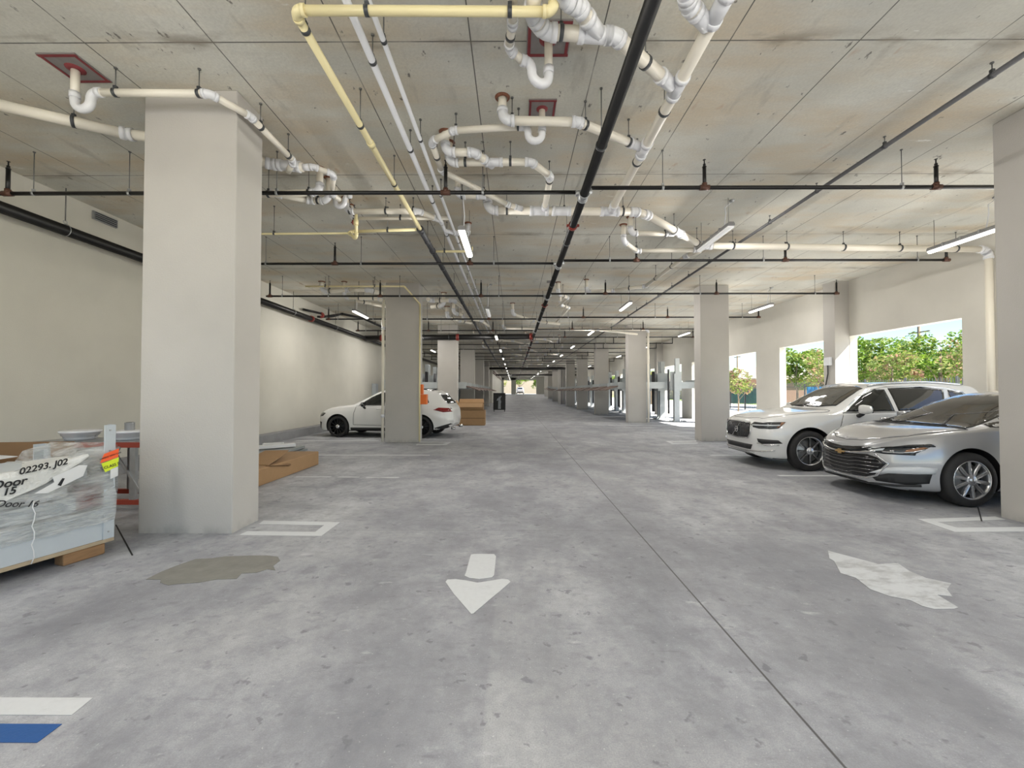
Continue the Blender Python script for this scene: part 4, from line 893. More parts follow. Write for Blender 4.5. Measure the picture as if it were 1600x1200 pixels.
def xc60(c):
    c.wheels('eight'); S = c.S
    for sg in (1, -1):
        c.panel('window', [(-.72,1.085),(-1.62,1.10),(-1.60,1.50),(-1.42,1.50),(-1.15,1.385)], 'side', M_GLASS, sg, .003)
        c.panel('window', [(-1.69,1.10),(-2.55,1.135),(-2.72,1.50),(-2.3,1.545),(-1.67,1.52)], 'side', M_GLASS, sg, .003)
        c.panel('window', [(-2.64,1.15),(-3.16,1.30),(-3.05,1.44),(-2.80,1.49)], 'side', M_GLASS, sg, .003)
        c.line('window_trim', [(-.66,1.075),(-1.6,1.09),(-2.6,1.12),(-3.2,1.30),(-3.06,1.46),(-2.7,1.53),(-2.2,1.56),(-1.62,1.545),(-1.35,1.49),(-1.05,1.35)], 'side', .008, M_CHR, sg, .004, closed=True)
        c.panel('door', [(-.60,.42),(-1.62,.40),(-1.66,1.085),(-.66,1.06),(-.56,.8)], 'side', c.paint, sg, .002, seam=.005)
        c.panel('door', [(-1.65,.40),(-2.42,.44),(-2.62,.72),(-2.66,1.11),(-1.69,1.085)], 'side', c.paint, sg, .002, seam=.005)
        c.panel('sill_trim', [(-.45,.23),(-2.42,.23),(-2.42,.33),(-.45,.33)], 'side', M_PLAS, sg, .008)
        hl = c.panel('headlamp', [(.36,.80),(.50,.79),(.62,.805),(.905,.86),(.86,.89),(.66,.905),(.45,.895)] if 0 else [(.435,.88),(.60,.845),(.66,.74),(.80,.735),(.835,.80),(.80,.865),(.62,.90)] if 0 else [(.40,.895),(.44,.86),(.53,.775),(.66,.755),(.80,.765),(.85,.80),(.84,.835),(.66,.88)], 'side', M_LENS, sg, .006)
        c.panel('amber_marker', [(.41,.885),(.45,.85),(.53,.785),(.56,.785),(.50,.85),(.47,.885)], 'side', M_AMB, sg, .010, parent=hl)
        c.line('lamp_bar', [(.50,.83),(.66,.82),(.835,.815)], 'side', .012, M_DRL, sg, .008, parent=hl)
        hf = c.panel('headlamp_front', [(.50,.875),(.47,.83),(.52,.775),(.63,.755),(.76,.76),(.76,.86)], 'front', M_LENS, sg, .006, parent=hl)
        hf.name = 'inner_lens'
        fl = c.panel('fog_recess', [(.60,.565),(.86,.56),(.885,.50),(.68,.47),(.62,.50)], 'front', M_PLAS, sg, .004); 
        c.line('fog_trim', [(.60,.48),(.72,.455),(.86,.47)], 'front', .010, M_CHR, sg, .006, parent=fl)
        c.line('lower_chrome', [(.0,.305),(.4,.31),(.66,.33),(.82,.365)], 'front', .010, M_CHR, sg, .010)
        c.panel('rear_lamp', [(-3.5,1.13),(-3.78,.98),(-3.74,.84),(-3.60,.88),(-3.45,1.0),(-3.42,1.3),(-3.5,1.35)], 'side', M_REDL, sg, .005)
        c.line('roof_rail', [(-1.35,-.60),(-1.6,-.615),(-2.9,-.60),(-3.15,-.59)], 'top', .016, M_ALU, -sg, .02)
    c.panel('windscreen', [(-.50,.0),(-.53,.4),(-.66,.70),(-1.26,.60),(-1.36,.3),(-1.38,0),(-1.36,-.3),(-1.26,-.60),(-.66,-.70),(-.53,-.4)], 'top', M_GLASSB, 1, .004)
    c.panel('bonnet', [(.78,0),(.76,.3),(.66,.56),(.4,.70),(-.3,.79),(-.50,.76),(-.42,.4),(-.38,0),(-.42,-.4),(-.50,-.76),(-.3,-.79),(.4,-.70),(.66,-.56),(.76,-.3)], 'top', c.paint, 1, .003, seam=.004)
    gr = c.panel('grille', [(.0,.85),(.40,.84),(.455,.80),(.455,.66),(.39,.57),(.0,.545),(-.39,.57),(-.455,.66),(-.455,.80),(-.40,.84)], 'front', M_BTRIM, 1, .006)
    c.line('grille_surround', [(.0,.86),(.41,.85),(.468,.81),(.468,.65),(.40,.555),(.0,.53),(-.40,.555),(-.468,.65),(-.468,.81),(-.41,.85)], 'front', .012, M_CHR, 1, .008, parent=gr, closed=True)
    for k in range(-10, 11):
        if abs(k) < 1: continue
        y = k*.040; c.line('grille_slat', [(y, .57), (y, .82)], 'front', .0035, M_DCH, 1, .008, parent=gr, seg=5, step=.08)
    e = c.proj((0, .70), 'front'); ax = Vector((1,0,0))
    em = MB(); em.ring(e+ax*.02, ax, .052, .010, 28, 8); em.bar(e+Vector((.022,-.15,-.13)), e+Vector((.022,.15,.13)), .012, .016, up=(1,0,0)); em.bar(e+Vector((.03,-.05,0)), e+Vector((.03,.05,0)), .006, .02); em.build('emblem', M_CHR, gr)
    c.panel('lower_intake', [(-.50,.44),(.50,.44),(.44,.34),(-.44,.34)], 'front', M_PLAS, 1, .006)
    c.panel('skid_plate', [(-.52,.29),(.52,.29),(.48,.245),(-.48,.245)], 'front', M_ALU, 1, .006)
    mirror_part(c, -.92, 1.135, .90, c.paint); handle(c, -1.32, .97, M_CHR); handle(c, -2.28, .99, M_CHR)
    for y in (-.35, .18): 
        P = [c.proj((-.47-.1*abs(y+.2*0)-.0, y), 'top', 1, .02), c.proj((-.55, y+.28), 'top', 1, .018), c.proj((-.66, y+.52), 'top', 1, .016)]
        MB().tube([p for p in P if p], .009, 6).build('wiper', M_PLAS, c.t)
    c.panel('rear_window', [(-.50,1.47),(.50,1.47),(.58,1.14),(-.58,1.14)], 'rear', M_GLASS, 1, .004)
    c.finish()
xc60(xc)
# ---- silver sedan -------------------------------------------------------------------------
MA = dict(scale=(1, .99, 1.05), tail=-3.95, nose=.98, wb=2.83, hubz=.338, arch=.385, track=.915, rim=.235, tab=dict(
    zt=[(-3.95,.62),(-3.93,.85),(-3.86,1.02),(-3.6,1.06),(-3.3,1.12),(-2.9,1.27),(-2.5,1.385),(-2.1,1.435),(-1.7,1.45),(-1.35,1.41),(-1.0,1.30),(-.5,1.10),(-.15,.985),(.05,.965),(.4,.915),(.65,.855),(.82,.79),(.91,.735),(.96,.67),(.98,.56)],
    zb=[(-3.95,.42),(-3.85,.28),(-3.4,.20),(-2.8,.17),(0,.17),(.6,.165),(.85,.19),(.94,.23),(.98,.32)],
    zbelt=[(-3.95,.58),(-3.93,.80),(-3.86,.97),(-3.5,1.02),(-2.8,1.01),(-2,.985),(-1.2,.965),(-.5,.95),(0,.915),(.4,.85),(.65,.785),(.82,.725),(.91,.68),(.96,.62),(.98,.52)],
    wb=[(-3.95,.5),(-3.9,.66),(-3.7,.78),(-3.2,.84),(-2.4,.865),(-1.5,.87),(-.6,.865),(0,.85),(.35,.80),(.56,.71),(.74,.60),(.86,.49),(.94,.36),(.98,.20)],
    wm=[(-3.95,.55),(-3.9,.74),(-3.7,.86),(-3.3,.915),(-2.8,.925),(-1.5,.91),(-.7,.91),(0,.925),(.25,.91),(.45,.865),(.62,.78),(.76,.67),(.87,.54),(.94,.41),(.98,.24)],
    zm=[(-3.95,.55),(-3.3,.68),(-1.5,.60),(0,.62),(.98,.5)],
    wl=[(-3.95,.46),(-3.85,.74),(-3.4,.87),(-2.8,.88),(-1.4,.87),(0,.885),(.35,.87),(.55,.79),(.72,.68),(.86,.53),(.94,.40),(.98,.22)],
    wr=[(-3.95,.36),(-3.86,.6),(-3.5,.66),(-3.0,.60),(-2.4,.575),(-1.8,.575),(-1.4,.60),(-1.0,.65),(-.5,.72),(-.15,.76),(.2,.72),(.6,.58),(.85,.44),(.95,.34),(.98,.24)],
    zr=[(-3.95,.60),(-3.93,.83),(-3.86,1.0),(-3.6,1.04),(-3.3,1.08),(-2.9,1.21),(-2.5,1.32),(-2.1,1.37),(-1.7,1.385),(-1.35,1.345),(-1.0,1.235),(-.5,1.04),(-.15,.955),(.05,.94),(.4,.885),(.65,.825),(.82,.76),(.91,.71),(.96,.645),(.98,.54)]))
ma = Car(MA, M_SILV, 'sedan_car', 'silver sedan in the foreground at right, rear hidden by the near pillar', 'car', 'parked cars', (5.935, 6.32, 0), math.pi+math.radians(-1))
def malibu(c):
    c.wheels('silver')
    for sg in (1, -1):
        c.panel('window', [(-.12,.975),(-1.30,1.0),(-1.34,1.32),(-1.15,1.29),(-.85,1.20),(-.45,1.075)], 'side', M_GLASSB, sg, .003)
        c.panel('window', [(-1.38,1.0),(-2.30,1.03),(-2.75,1.16),(-2.4,1.30),(-2.0,1.355),(-1.42,1.34)], 'side', M_GLASSB, sg, .003)
        c.line('window_trim', [(-.10,.97),(-.45,1.085),(-.85,1.21),(-1.2,1.315),(-1.6,1.365),(-2.1,1.36),(-2.6,1.24)], 'side', .006, M_DCH, sg, .004)
        c.panel('door', [(-.42,.36),(-1.32,.34),(-1.36,.985),(-.48,.97),(-.38,.75)], 'side', c.paint, sg, .002, seam=.005)
        c.panel('door', [(-1.35,.34),(-2.2,.36),(-2.42,.66),(-2.44,1.0),(-1.39,.985)], 'side', c.paint, sg, .002, seam=.005)
        hl = c.panel('headlamp', [(.40,.755),(.48,.715),(.58,.65),(.74,.618),(.86,.62),(.90,.655),(.80,.70),(.62,.748),(.43,.77)], 'side', M_LENS, sg, .006)
        hf = c.panel('inner_lens', [(.36,.655),(.44,.625),(.58,.612),(.78,.62),(.78,.725),(.60,.712)], 'front', M_LENS, sg, .006, parent=hl)
        c.panel('amber_marker', [(.47,.715),(.58,.665),(.68,.652),(.66,.68),(.56,.712),(.50,.728)], 'side', M_AMB, sg, .011, parent=hl)
        c.panel('clear_reflector', [(.42,.655),(.50,.64),(.56,.655),(.57,.69),(.47,.69)], 'front', M_DRL, sg, .011, parent=hl)
        c.line('chrome_bezel', [(.50,.70),(.60,.662),(.72,.64),(.84,.638)], 'side', .007, M_ALU, sg, .010, parent=hl)
        c.line('lamp_brow', [(.40,.742),(.6,.735),(.8,.695),(.9,.665)], 'side', .008, M_BTRIM, sg, .008, parent=hl)
        fg = c.panel('air_slot', [(.46,.30),(.62,.37),(.80,.405),(.86,.40),(.84,.28),(.74,.245),(.50,.25)], 'front', M_PLAS, sg, .005)
        c.panel('running_lamp', [(.44,.345),(.60,.44),(.80,.485),(.88,.48),(.87,.405),(.78,.388),(.62,.37)], 'front', M_DRL, sg, .012, parent=fg)
        c.line('lower_lip', [(.0,.20),(.4,.205),(.66,.22),(.8,.245)], 'front', .016, M_PLAS, sg, .004)
        c.panel('rear_lamp', [(-3.5,.98),(-3.88,.94),(-3.88,.80),(-3.55,.82)], 'side', M_REDL, sg, .005)
    c.panel('windscreen', [(-.03,.0),(-.05,.35),(-.13,.72),(-.4,.69),(-1.05,.60),(-1.22,.3),(-1.25,0),(-1.22,-.3),(-1.05,-.60),(-.4,-.69),(-.13,-.72),(-.05,-.35)], 'top', M_GLASSB, 1, .004)
    c.panel('cowl', [(.03,.0),(.0,.4),(-.09,.75),(-.14,.72),(-.05,.35),(-.025,0),(-.05,-.35),(-.14,-.72),(-.09,-.75),(.0,-.4)], 'top', M_PLAS, 1, .006)
    c.panel('bonnet', [(.90,0),(.87,.25),(.76,.45),(.55,.62),(.2,.75),(-.08,.79),(.02,.4),(.05,0),(.02,-.4),(-.08,-.79),(.2,-.75),(.55,-.62),(.76,-.45),(.87,-.25)], 'top', c.paint, 1, .003, seam=.004)
    up_ = c.panel('upper_grille', [(0,.655),(.20,.668),(.36,.69),(.46,.685),(.44,.65),(.25,.60),(0,.59),(-.25,.60),(-.44,.65),(-.46,.685),(-.36,.69),(-.20,.668)], 'front', M_BTRIM, 1, .006)
    c.line('chrome_bar', [(-.50,.645),(-.40,.615),(-.2,.585),(0,.575),(.2,.585),(.40,.615),(.50,.645)], 'front', .015, M_CHR, 1, .008, parent=up_)
    gr = c.panel('grille', [(0,.56),(.25,.575),(.42,.59),(.52,.56),(.60,.49),(.50,.33),(.40,.285),(0,.27),(-.40,.285),(-.50,.33),(-.60,.49),(-.52,.56),(-.42,.59),(-.25,.575)], 'front', M_BTRIM, 1, .006)
    for k, z in enumerate((.52, .475, .425, .375, .325)):
        wq = (.50, .55, .54, .49, .44)[k]
        c.line('grille_slat', [(-wq, z+.012), (-wq*.5, z+.008), (-wq*.3, z-.012), (0, z-.016), (wq*.3, z-.012), (wq*.5, z+.008), (wq, z+.012)], 'front', .0045, M_DCH, 1, .010, parent=gr, seg=6)
    c.line('grille_surround', [(.50,.60),(.62,.49),(.52,.32),(.40,.265),(0,.25),(-.40,.265),(-.52,.32),(-.62,.49),(-.50,.60)], 'front', .010, M_ALU, 1, .006, parent=gr)
    e = c.proj((0, .575), 'front', 1, .024); k = MB()
    O = [(-.085,-.012),(-.03,-.012),(-.03,-.032),(.03,-.032),(.03,-.012),(.085,-.012),(.095,.012),(.03,.012),(.03,.032),(-.03,.032),(-.03,.012),(-.075,.012)]
    k.prism([e+Vector((0, a, b)) for a, b in O], (.012, 0, 0)); k.build('emblem', M_GOLD, gr)
    mirror_part(c, -.84, 1.04, .87, c.paint, (.10, .21, .14)); handle(c, -1.05, .88, M_CHR); handle(c, -2.05, .90, M_CHR)
    for y in (-.45, .10):
        P = [c.proj((-.015, y), 'top', 1, .02), c.proj((-.04, y+.22), 'top', 1, .018), c.proj((-.075, y+.42), 'top', 1, .016)]
        MB().tube([p for p in P if p], .009, 6).build('wiper', M_PLAS, c.t)
    c.panel('rear_window', [(-2.55,.5),(-3.2,.58),(-3.22,-.58),(-2.55,-.5)], 'top', M_GLASSB, 1, .004)
    c.finish()
malibu(ma)
# ---- white crossover parked at the left wall, half hidden by a pillar -----------------------------
import copy as _copy
GL = _copy.deepcopy(XC); GL.update(scale=(.985, .985, .985), wb=2.888, hubz=.36, arch=.41, rim=.265, nose=.86, tail=-3.86)
T = GL['tab']
T['zt'] = [(-3.86,.72),(-3.84,.92),(-3.76,1.06),(-3.52,1.30),(-3.34,1.52),(-3.2,1.56),(-2.8,1.61),(-2.2,1.64),(-1.75,1.625),(-1.4,1.56),(-1.0,1.38),(-.62,1.18),(-.46,1.11),(-.2,1.08),(.2,1.03),(.5,.97),(.68,.90),(.78,.84),(.84,.76),(.86,.64)]
T['zbelt'] = [(-3.86,.66),(-3.84,.88),(-3.7,1.02),(-3.4,1.08),(-2.8,1.09),(-2.0,1.06),(-1.2,1.04),(-.5,1.02),(0,.98),(.4,.90),(.65,.83),(.78,.77),(.84,.70),(.86,.58)]
T['zr'] = [(a, b-.05 if -3.4 < a < -.9 else b-.03) for a, b in T['zt']]
for k in ('zb', 'wb', 'wm', 'zm', 'wl', 'wr'): T[k] = [((-3.86 if a == -3.82 else (.86 if a == .87 else a)), b) for a, b in T[k]]
gl = Car(GL, M_WHITE2, 'crossover_car', 'white crossover with black wheels parked nose to the left wall behind a pillar', 'car', 'parked cars', (-5.72, 14.62, 0), math.pi+math.radians(-6))
def glc(c):
    c.wheels('black')
    for sg in (1, -1):
        c.panel('window', [(-.70,1.065),(-1.62,1.08),(-1.60,1.49),(-1.42,1.48),(-1.1,1.34)], 'side', M_GLASS, sg, .003)
        c.panel('window', [(-1.69,1.08),(-2.58,1.10),(-2.66,1.47),(-2.3,1.53),(-1.67,1.505)], 'side', M_GLASS, sg, .003)
        c.panel('window', [(-2.66,1.11),(-3.12,1.16),(-3.05,1.30),(-2.76,1.45)], 'side', M_GLASS, sg, .003)
        c.panel('door', [(-.55,.42),(-1.62,.40),(-1.66,1.065),(-.64,1.045),(-.56,.8)], 'side', c.paint, sg, .002, seam=.006)
        c.panel('door', [(-1.65,.40),(-2.42,.44),(-2.64,.72),(-2.66,1.09),(-1.69,1.065)], 'side', c.paint, sg, .002, seam=.006)
        c.panel('sill_trim', [(-.45,.23),(-2.42,.23),(-2.42,.33),(-.45,.33)], 'side', M_PLAS, sg, .008)
        c.panel('headlamp', [(.46,.80),(.58,.70),(.76,.68),(.83,.71),(.76,.77),(.58,.82)], 'side', M_LENS, sg, .006)
        c.panel('intake', [(.62,.50),(.80,.52),(.80,.30),(.70,.26)], 'side', M_PLAS, sg, .004)
        c.panel('rear_lamp', [(-3.28,.93),(-3.45,1.0),(-3.84,.98),(-3.84,.86),(-3.6,.85)], 'side', M_REDL, sg, .006)
        c.panel('rear_valance', [(-3.32,.34),(-3.80,.48),(-3.84,.44),(-3.78,.30),(-3.4,.24)], 'side', M_PLAS, sg, .005)
    c.panel('roof_panel', [(-1.45,.58),(-3.15,.54),(-3.15,-.54),(-1.45,-.58)], 'top', M_BTRIM, 1, .004)
    c.panel('windscreen', [(-.50,.0),(-.53,.4),(-.66,.70),(-1.30,.60),(-1.40,.3),(-1.42,0),(-1.40,-.3),(-1.30,-.60),(-.66,-.70),(-.53,-.4)], 'top', M_GLASS, 1, .004)
    c.panel('rear_window', [(-.52,1.42),(.52,1.42),(.60,1.12),(-.60,1.12)], 'rear', M_GLASS, 1, .004)
    mirror_part(c, -.95, 1.10, .90, M_BTRIM); handle(c, -1.35, .95, c.paint); handle(c, -2.3, .97, c.paint)
    for sg in (1, -1): MB().tube([(-3.80, sg*.55, .30), (-3.93, sg*.55, .30)], .05, 14).build('exhaust_tip', M_CHR, c.t)
    c.finish()
glc(gl)
# ---- far white car outside the end opening (seen from behind, small) ------------------------------
FA = _copy.deepcopy(XC)
fa = Car(FA, M_SILV, 'crossover_car', 'tiny light coloured car facing away in the far bright exit', 'car', 'parked cars', (1.5, 103, .93), math.pi/2)
def far(c):
    c.wheels('black')
    c.panel('rear_window', [(-.50,1.47),(.50,1.47),(.58,1.14),(-.58,1.14)], 'rear', M_GLASS, 1, .004)
    c.panel('rear_valance', [(-.8,.60),(.8,.60),(.8,.34),(-.8,.34)], 'rear', M_PLAS, 1, .006)
    for sg in (1, -1): c.panel('rear_lamp', [(.56,.98),(.72,.98),(.74,.84),(.60,.84)], 'rear', M_REDL, sg, .008)
    c.finish()
far(fa)
# ---------------------------------------------------------------- floor paint
def worn(name, col, wear=.5, thr=(.56, .68)):
    g = G(name, .6); c = g.mix(g.mul(g.noise(30, 4, lo=.4, hi=.7), .2), col, tuple(v*.8 for v in col))
    c = g.mix(g.mul(g.noise(3.5, 6, (1,2,1), thr[0], thr[1], .7), wear), c, (.33, .33, .335)); return g.out(c, g.noise(90, 3), .15)
M_LINE = worn('white_floor_paint', (.60, .615, .62), .22); M_WORN = worn('worn_white_floor_paint', (.55, .565, .575), .75, (.46, .6))
M_BLUEP = worn('blue_floor_paint', (.016, .085, .27), .15); M_PATCH = mat('darker_mortar_patch', (.205, .20, .178), .8, var=.22, scale=9, bump=.5, bscale=25)
def flat(name, px, m, label, cat, group=None, world=None, off=None, h=.003):
    P = [floor_at(*p) for p in px] if world is None else [Vector((a, b, 0)) for a, b in world]
    bm = bmesh.new(); vs = [bm.verts.new((p.x, p.y, .0012)) for p in P]; f = bm.faces.new(vs); 
    r = bmesh.ops.extrude_face_region(bm, geom=[f]); 
    for v in [q for q in r['geom'] if isinstance(q, bmesh.types.BMVert)]: v.co.z = h
    bmesh.ops.triangulate(bm, faces=bm.faces, ngon_method='EAR_CLIP'); bmesh.ops.recalc_face_normals(bm, faces=bm.faces)
    me = bpy.data.meshes.new(name); bm.to_mesh(me); bm.free(); me.materials.append(m)
    o = bpy.data.objects.new(name, me); sc.collection.objects.link(o); return tag(o, label, cat, group)
Q = lambda pts, s, ox, oy: [(ox+a*s, oy+b*s) for a, b in pts]
ar = thing('floor_arrow', floor_at(745, 910), 'white painted arrow in the lane pointing towards the viewer', 'arrow marking')
for nm, pts in (('arrow_stem', [(700,195),(740,188),(960,190),(982,215),(960,430),(935,455),(790,475),(680,460),(625,435),(640,400),(690,215)]),
                ('arrow_head', [(408,505),(430,480),(520,475),(640,490),(770,515),(880,500),(1050,472),(1120,480),(1147,505),(1030,610),(930,690),(725,865),(700,870),(640,800),(500,640)])):
    o = flat(nm, Q(pts, .1375, 640, 840), M_LINE, None, None); o.parent = ar; o.location = -ar.location
flat('floor_arrow', Q([(200,95),(560,190),(700,185),(780,240),(900,290),(1080,330),(1050,370),(1090,425),(980,410),(1130,500),(1100,510),(960,512),(870,490),(790,450),(640,420),(500,370),(400,290),(290,255),(245,170),(210,150)], .21875, 1250, 840), M_WORN, 'smeared and worn white arrow on the floor in front of the silver sedan', 'arrow marking')
flat('mortar_patch', Q([(200,530),(300,480),(400,440),(530,395),(640,390),(720,378),(900,372),(1000,372),(1070,380),(1085,405),(1040,440),(1055,470),(1000,462),(930,485),(830,490),(800,525),(660,530),(550,550),(400,560),(350,568),(295,550),(300,530)], .2375, 180, 780), M_PATCH, 'irregular darker mortar patch on the floor before the nearest pillar', 'floor patch')
flat('column_marking', Q([(975,142),(1478,153),(1355,244),(815,236),(870,212),(1315,217),(1375,172),(945,165)], .2375, 180, 780), M_LINE, 'white u-shaped outline at the foot of the nearest left pillar', 'floor marking', 'white floor markings')
flat('column_marking', Q([(795,1025),(1380,1005),(1460,1028),(945,1047),(1095,1090),(1600,1085),(1600,1118),(1075,1122)], .20625, 1270, 600), M_LINE, 'white u-shaped outline at the foot of the near right pillar', 'floor marking', 'white floor markings')
a, b = floor_at(145, 1091), floor_at(112, 1118); c_, d_ = floor_at(97, 1132), floor_at(58, 1161)
flat('stall_line', None, M_LINE, 'broad white stripe at the lower left corner, above the blue one', 'floor marking', 'white floor markings', world=[(-6, a.y), (a.x, a.y), (b.x, b.y), (-6, b.y)])
flat('accessible_stripe', None, M_BLUEP, 'bright blue painted stripe at the lower left corner', 'floor marking', None, world=[(-6, c_.y), (c_.x, c_.y), (d_.x, d_.y), (-6, d_.y)])
def ln(x0, x1, y, lab, m=M_LINE, hw=.05):
    Y = 975/(y-612); X0, X1 = (x0-803)*Y/650, (x1-803)*Y/650
    flat('stall_line', None, m, lab, 'floor marking', 'white floor markings', world=[(X0, Y-hw), (X1, Y-hw), (X1, Y+hw), (X0, Y+hw)])
ln(495, 672, 711, 'thin white stall line on the left, between the two nearest left pillars')
ln(462, 517, 745, 'faded white stall line beside the long carton, first piece', M_WORN); ln(529, 562, 745.3, 'faded stall line beside the long carton, short middle piece', M_WORN); ln(573, 624, 746, 'faded stall line beside the long carton, piece nearest the lane', M_WORN)
ln(462, 592, 688.5, 'white line under the parked white car left of the pillar')
ln(656, 722, 678.5, 'white line behind the pillar near the white car rear')
ln(1213, 1330, 742.5, 'white stall line running under the silver sedan nose'); ln(1108, 1230, 711, 'white stall line in front of the white crossover nose')
ln(1000, 1086, 676.5, 'white stall line left of the tall right pillar'); ln(950, 1085, 664.5, 'white stall line near the sunlit patch by the third right pillar')
flat('column_marking', [(655,690),(705,691),(697,695.5),(650,695.5),(651,693.8),(692,693.8),(697,692),(655,691.5)], M_LINE, 'small white outline at the foot of the second left pillar', 'floor marking', 'white floor markings')
flat('column_marking', [(1088,688.5),(1040,689.5),(1050,693.5),(1090,693),(1090,691.8),(1053,692),(1047,690.6),(1088,690)], M_LINE, 'small white outline at the foot of the tall right pillar', 'floor marking', 'white floor markings')
p, q = floor_at(181, 820), floor_at(207, 868)
m = MB().bar((p.x, p.y, .0012), (q.x, q.y, .0012), .012, .002); struct('trim_20', m, M_SEAM)
p, q = floor_at(1528, 793), floor_at(1534, 815); struct('trim_21', MB().bar((p.x, p.y, .0052), (q.x, q.y, .0052), .012, .002), M_SEAM)
# ---------------------------------------------------------------- wrapped steel crate on a pallet, lower left
M_WOOD = mat('pallet_wood', (.30, .17, .08), .8, var=.3, scale=10, bump=.3, warp=(1,8,8)); M_WOODL = mat('plywood_edge', (.42, .33, .22), .8, var=.2, scale=12, bump=.3)
M_STEEL = mat('white_coated_steel', (.50, .54, .57), .4, var=.06); M_CARD = mat('brown_cardboard', (.36, .22, .11), .85, var=.1, scale=6, bump=.1); M_CARDD = mat('inner_cardboard', (.22, .13, .065), .9, var=.12)
M_PAPER = mat('white_paper', (.72, .72, .72), .7, var=.05); M_INK = mat('black_marker', (.01, .01, .012), .6)
M_ORG = mat('orange_sticker', (.95, .13, .03), .5, var=.05); M_YST = mat('yellow_green_sticker', (.72, .86, .03), .5, var=.05)
g = G('stretch_wrap', .22); cc = g.mix(g.noise(5, 6, (1,1,3), .4, .7), (.55, .57, .56), (.80, .81, .80)); g.L.new(cc, g.b.inputs['Base Color'])
al = g.N.new('ShaderNodeMapRange'); g.L.new(g.noise(3, 6, (1, 1, 4), .3, .7, off=(2,1,0), dist=1), al.inputs[0]); al.inputs[3].default_value = .22; al.inputs[4].default_value = .8; g.L.new(al.outputs[0], g.b.inputs['Alpha'])
bp = g.N.new('ShaderNodeBump'); bp.inputs['Strength'].default_value = .9; bp.inputs['Distance'].default_value = .02; g.L.new(g.noise(7, 5, (1,1,5), .3, .7), bp.inputs['Height']); g.L.new(bp.outputs[0], g.b.inputs['Normal']); M_WRAP = g.m
g2 = G('milky_sheet', .3); cc = g2.mix(g2.noise(6, 5, (1,3,1), .3, .7), (.60, .60, .57), (.74, .74, .72)); g2.out(cc, g2.noise(9, 5, (1,3,1)), .6, .02); M_SHEET = g2.m
cr = thing('wrapped_crate', (-3.76, 3.92, 0), 'plastic-wrapped white steel frame on a wooden pallet at the left edge', 'crate')
cr.rotation_euler = (0, 0, math.pi/2+math.radians(-15))      # local -x runs towards the camera, local +y towards the wall
def L(u, v, z): return (-u, v, z)
LEN, WID = 2.5, 1.0
MB().bb(-LEN, 0, 0, WID, .105, .135).build('pallet_deck', M_WOODL, cr)
for u in (.06, .95, 1.8):
    for v in (.0, .45, .86): MB().bb(-u-.30, -u, v+.01, v+.13, 0, .105).build('pallet_block', M_WOOD, cr, bevel=.012)
MB().bb(-LEN, -.0, .012, .03, .136, .42).build('side_panel', M_STEEL, cr)
MB().bb(-.018, 0, .03, WID-.02, .136, .40).build('end_panel', M_STEEL, cr)
pm = MB(); pm.bb(-.085, 0, .0, .012, .136, 1.19).bb(-.012, 0, .012, .09, .136, 1.19); pm.build('corner_post', M_STEEL, cr)
pm = MB(); pm.bb(-.085, 0, WID-.012, WID, .136, .98).bb(-.012, 0, WID-.09, WID-.012, .136, .98); pm.build('corner_post', M_STEEL, cr)
for z in (.20, .40, .95, 1.14): MB().lathe(L(.045, 0, z), [(.008, 0), (.008, .006)], axis=(0,-1,0), seg=10).build('bolt', MATS['galvanised_steel'], cr)
rb = random.Random(5)
for i, (u0, u1, z0, z1, m_) in enumerate(((.25, 2.4, .43, .56, M_STEEL), (.3, 2.4, .57, .68, M_PAPER), (.15, 2.4, .70, .84, M_STEEL), (.1, 1.2, .16, .40, M_CARDD))):
    MB().bb(-u1, -u0, .06+.02*i, WID-.08, z0, z1).build('packed_panel', m_, cr, bevel=.01)
MB().bb(-.24, -.06, .08, .4, .44, .62).build('red_packed_piece', M_RED, cr)
def topz(u): return 1.04-.16*min(1, u/.5)**.7-.05*max(0, (u-.5)/2)
vs = []; fs = []; NU, NV = 50, 16
for i in range(NU+1):                   # one draped skin: outside face, then over the top
    u = LEN*i/NU
    for j in range(NV+1):
        t = j/NV
        if t < .6: z = .30+(topz(u)-.30)*t/.6; v = -.012+.05*max(0, (z-.5)); 
        else: s_ = (t-.6)/.4; z = topz(u)-.10*s_*(1 if u > .2 else .3)-.05*math.sin(s_*3.1)*min(1, u*3); v = .02+.9*s_
        wv = .010*math.sin(u*21+z*17)+.008*math.sin(u*47-z*31)+.006*math.sin(z*60+u*9)
        vs.append((-u, v-(wv if t < .6 else 0)-.006, z+(wv if t >= .6 else 0)))
for i in range(NU):
    for j in range(NV):
        a = i*(NV+1)+j; fs.append((a, a+1, a+NV+2, a+NV+1))
wr_ = MB().add(vs, fs, True).build('stretch_wrap', M_WRAP, cr)
vs = []; fs = []
for i in range(13):
    for j in range(13):
        v = .0+.92*i/12; z = .35+(1.0-.35-.1*(v/.92))*j/12; vs.append((.012+.012*math.sin(v*17+z*13), v, z))
for i in range(12):
    for j in range(12): a = i*13+j; fs.append((a, a+1, a+14, a+13))
MB().add(vs, fs, True).build('end_wrap', M_WRAP, cr)
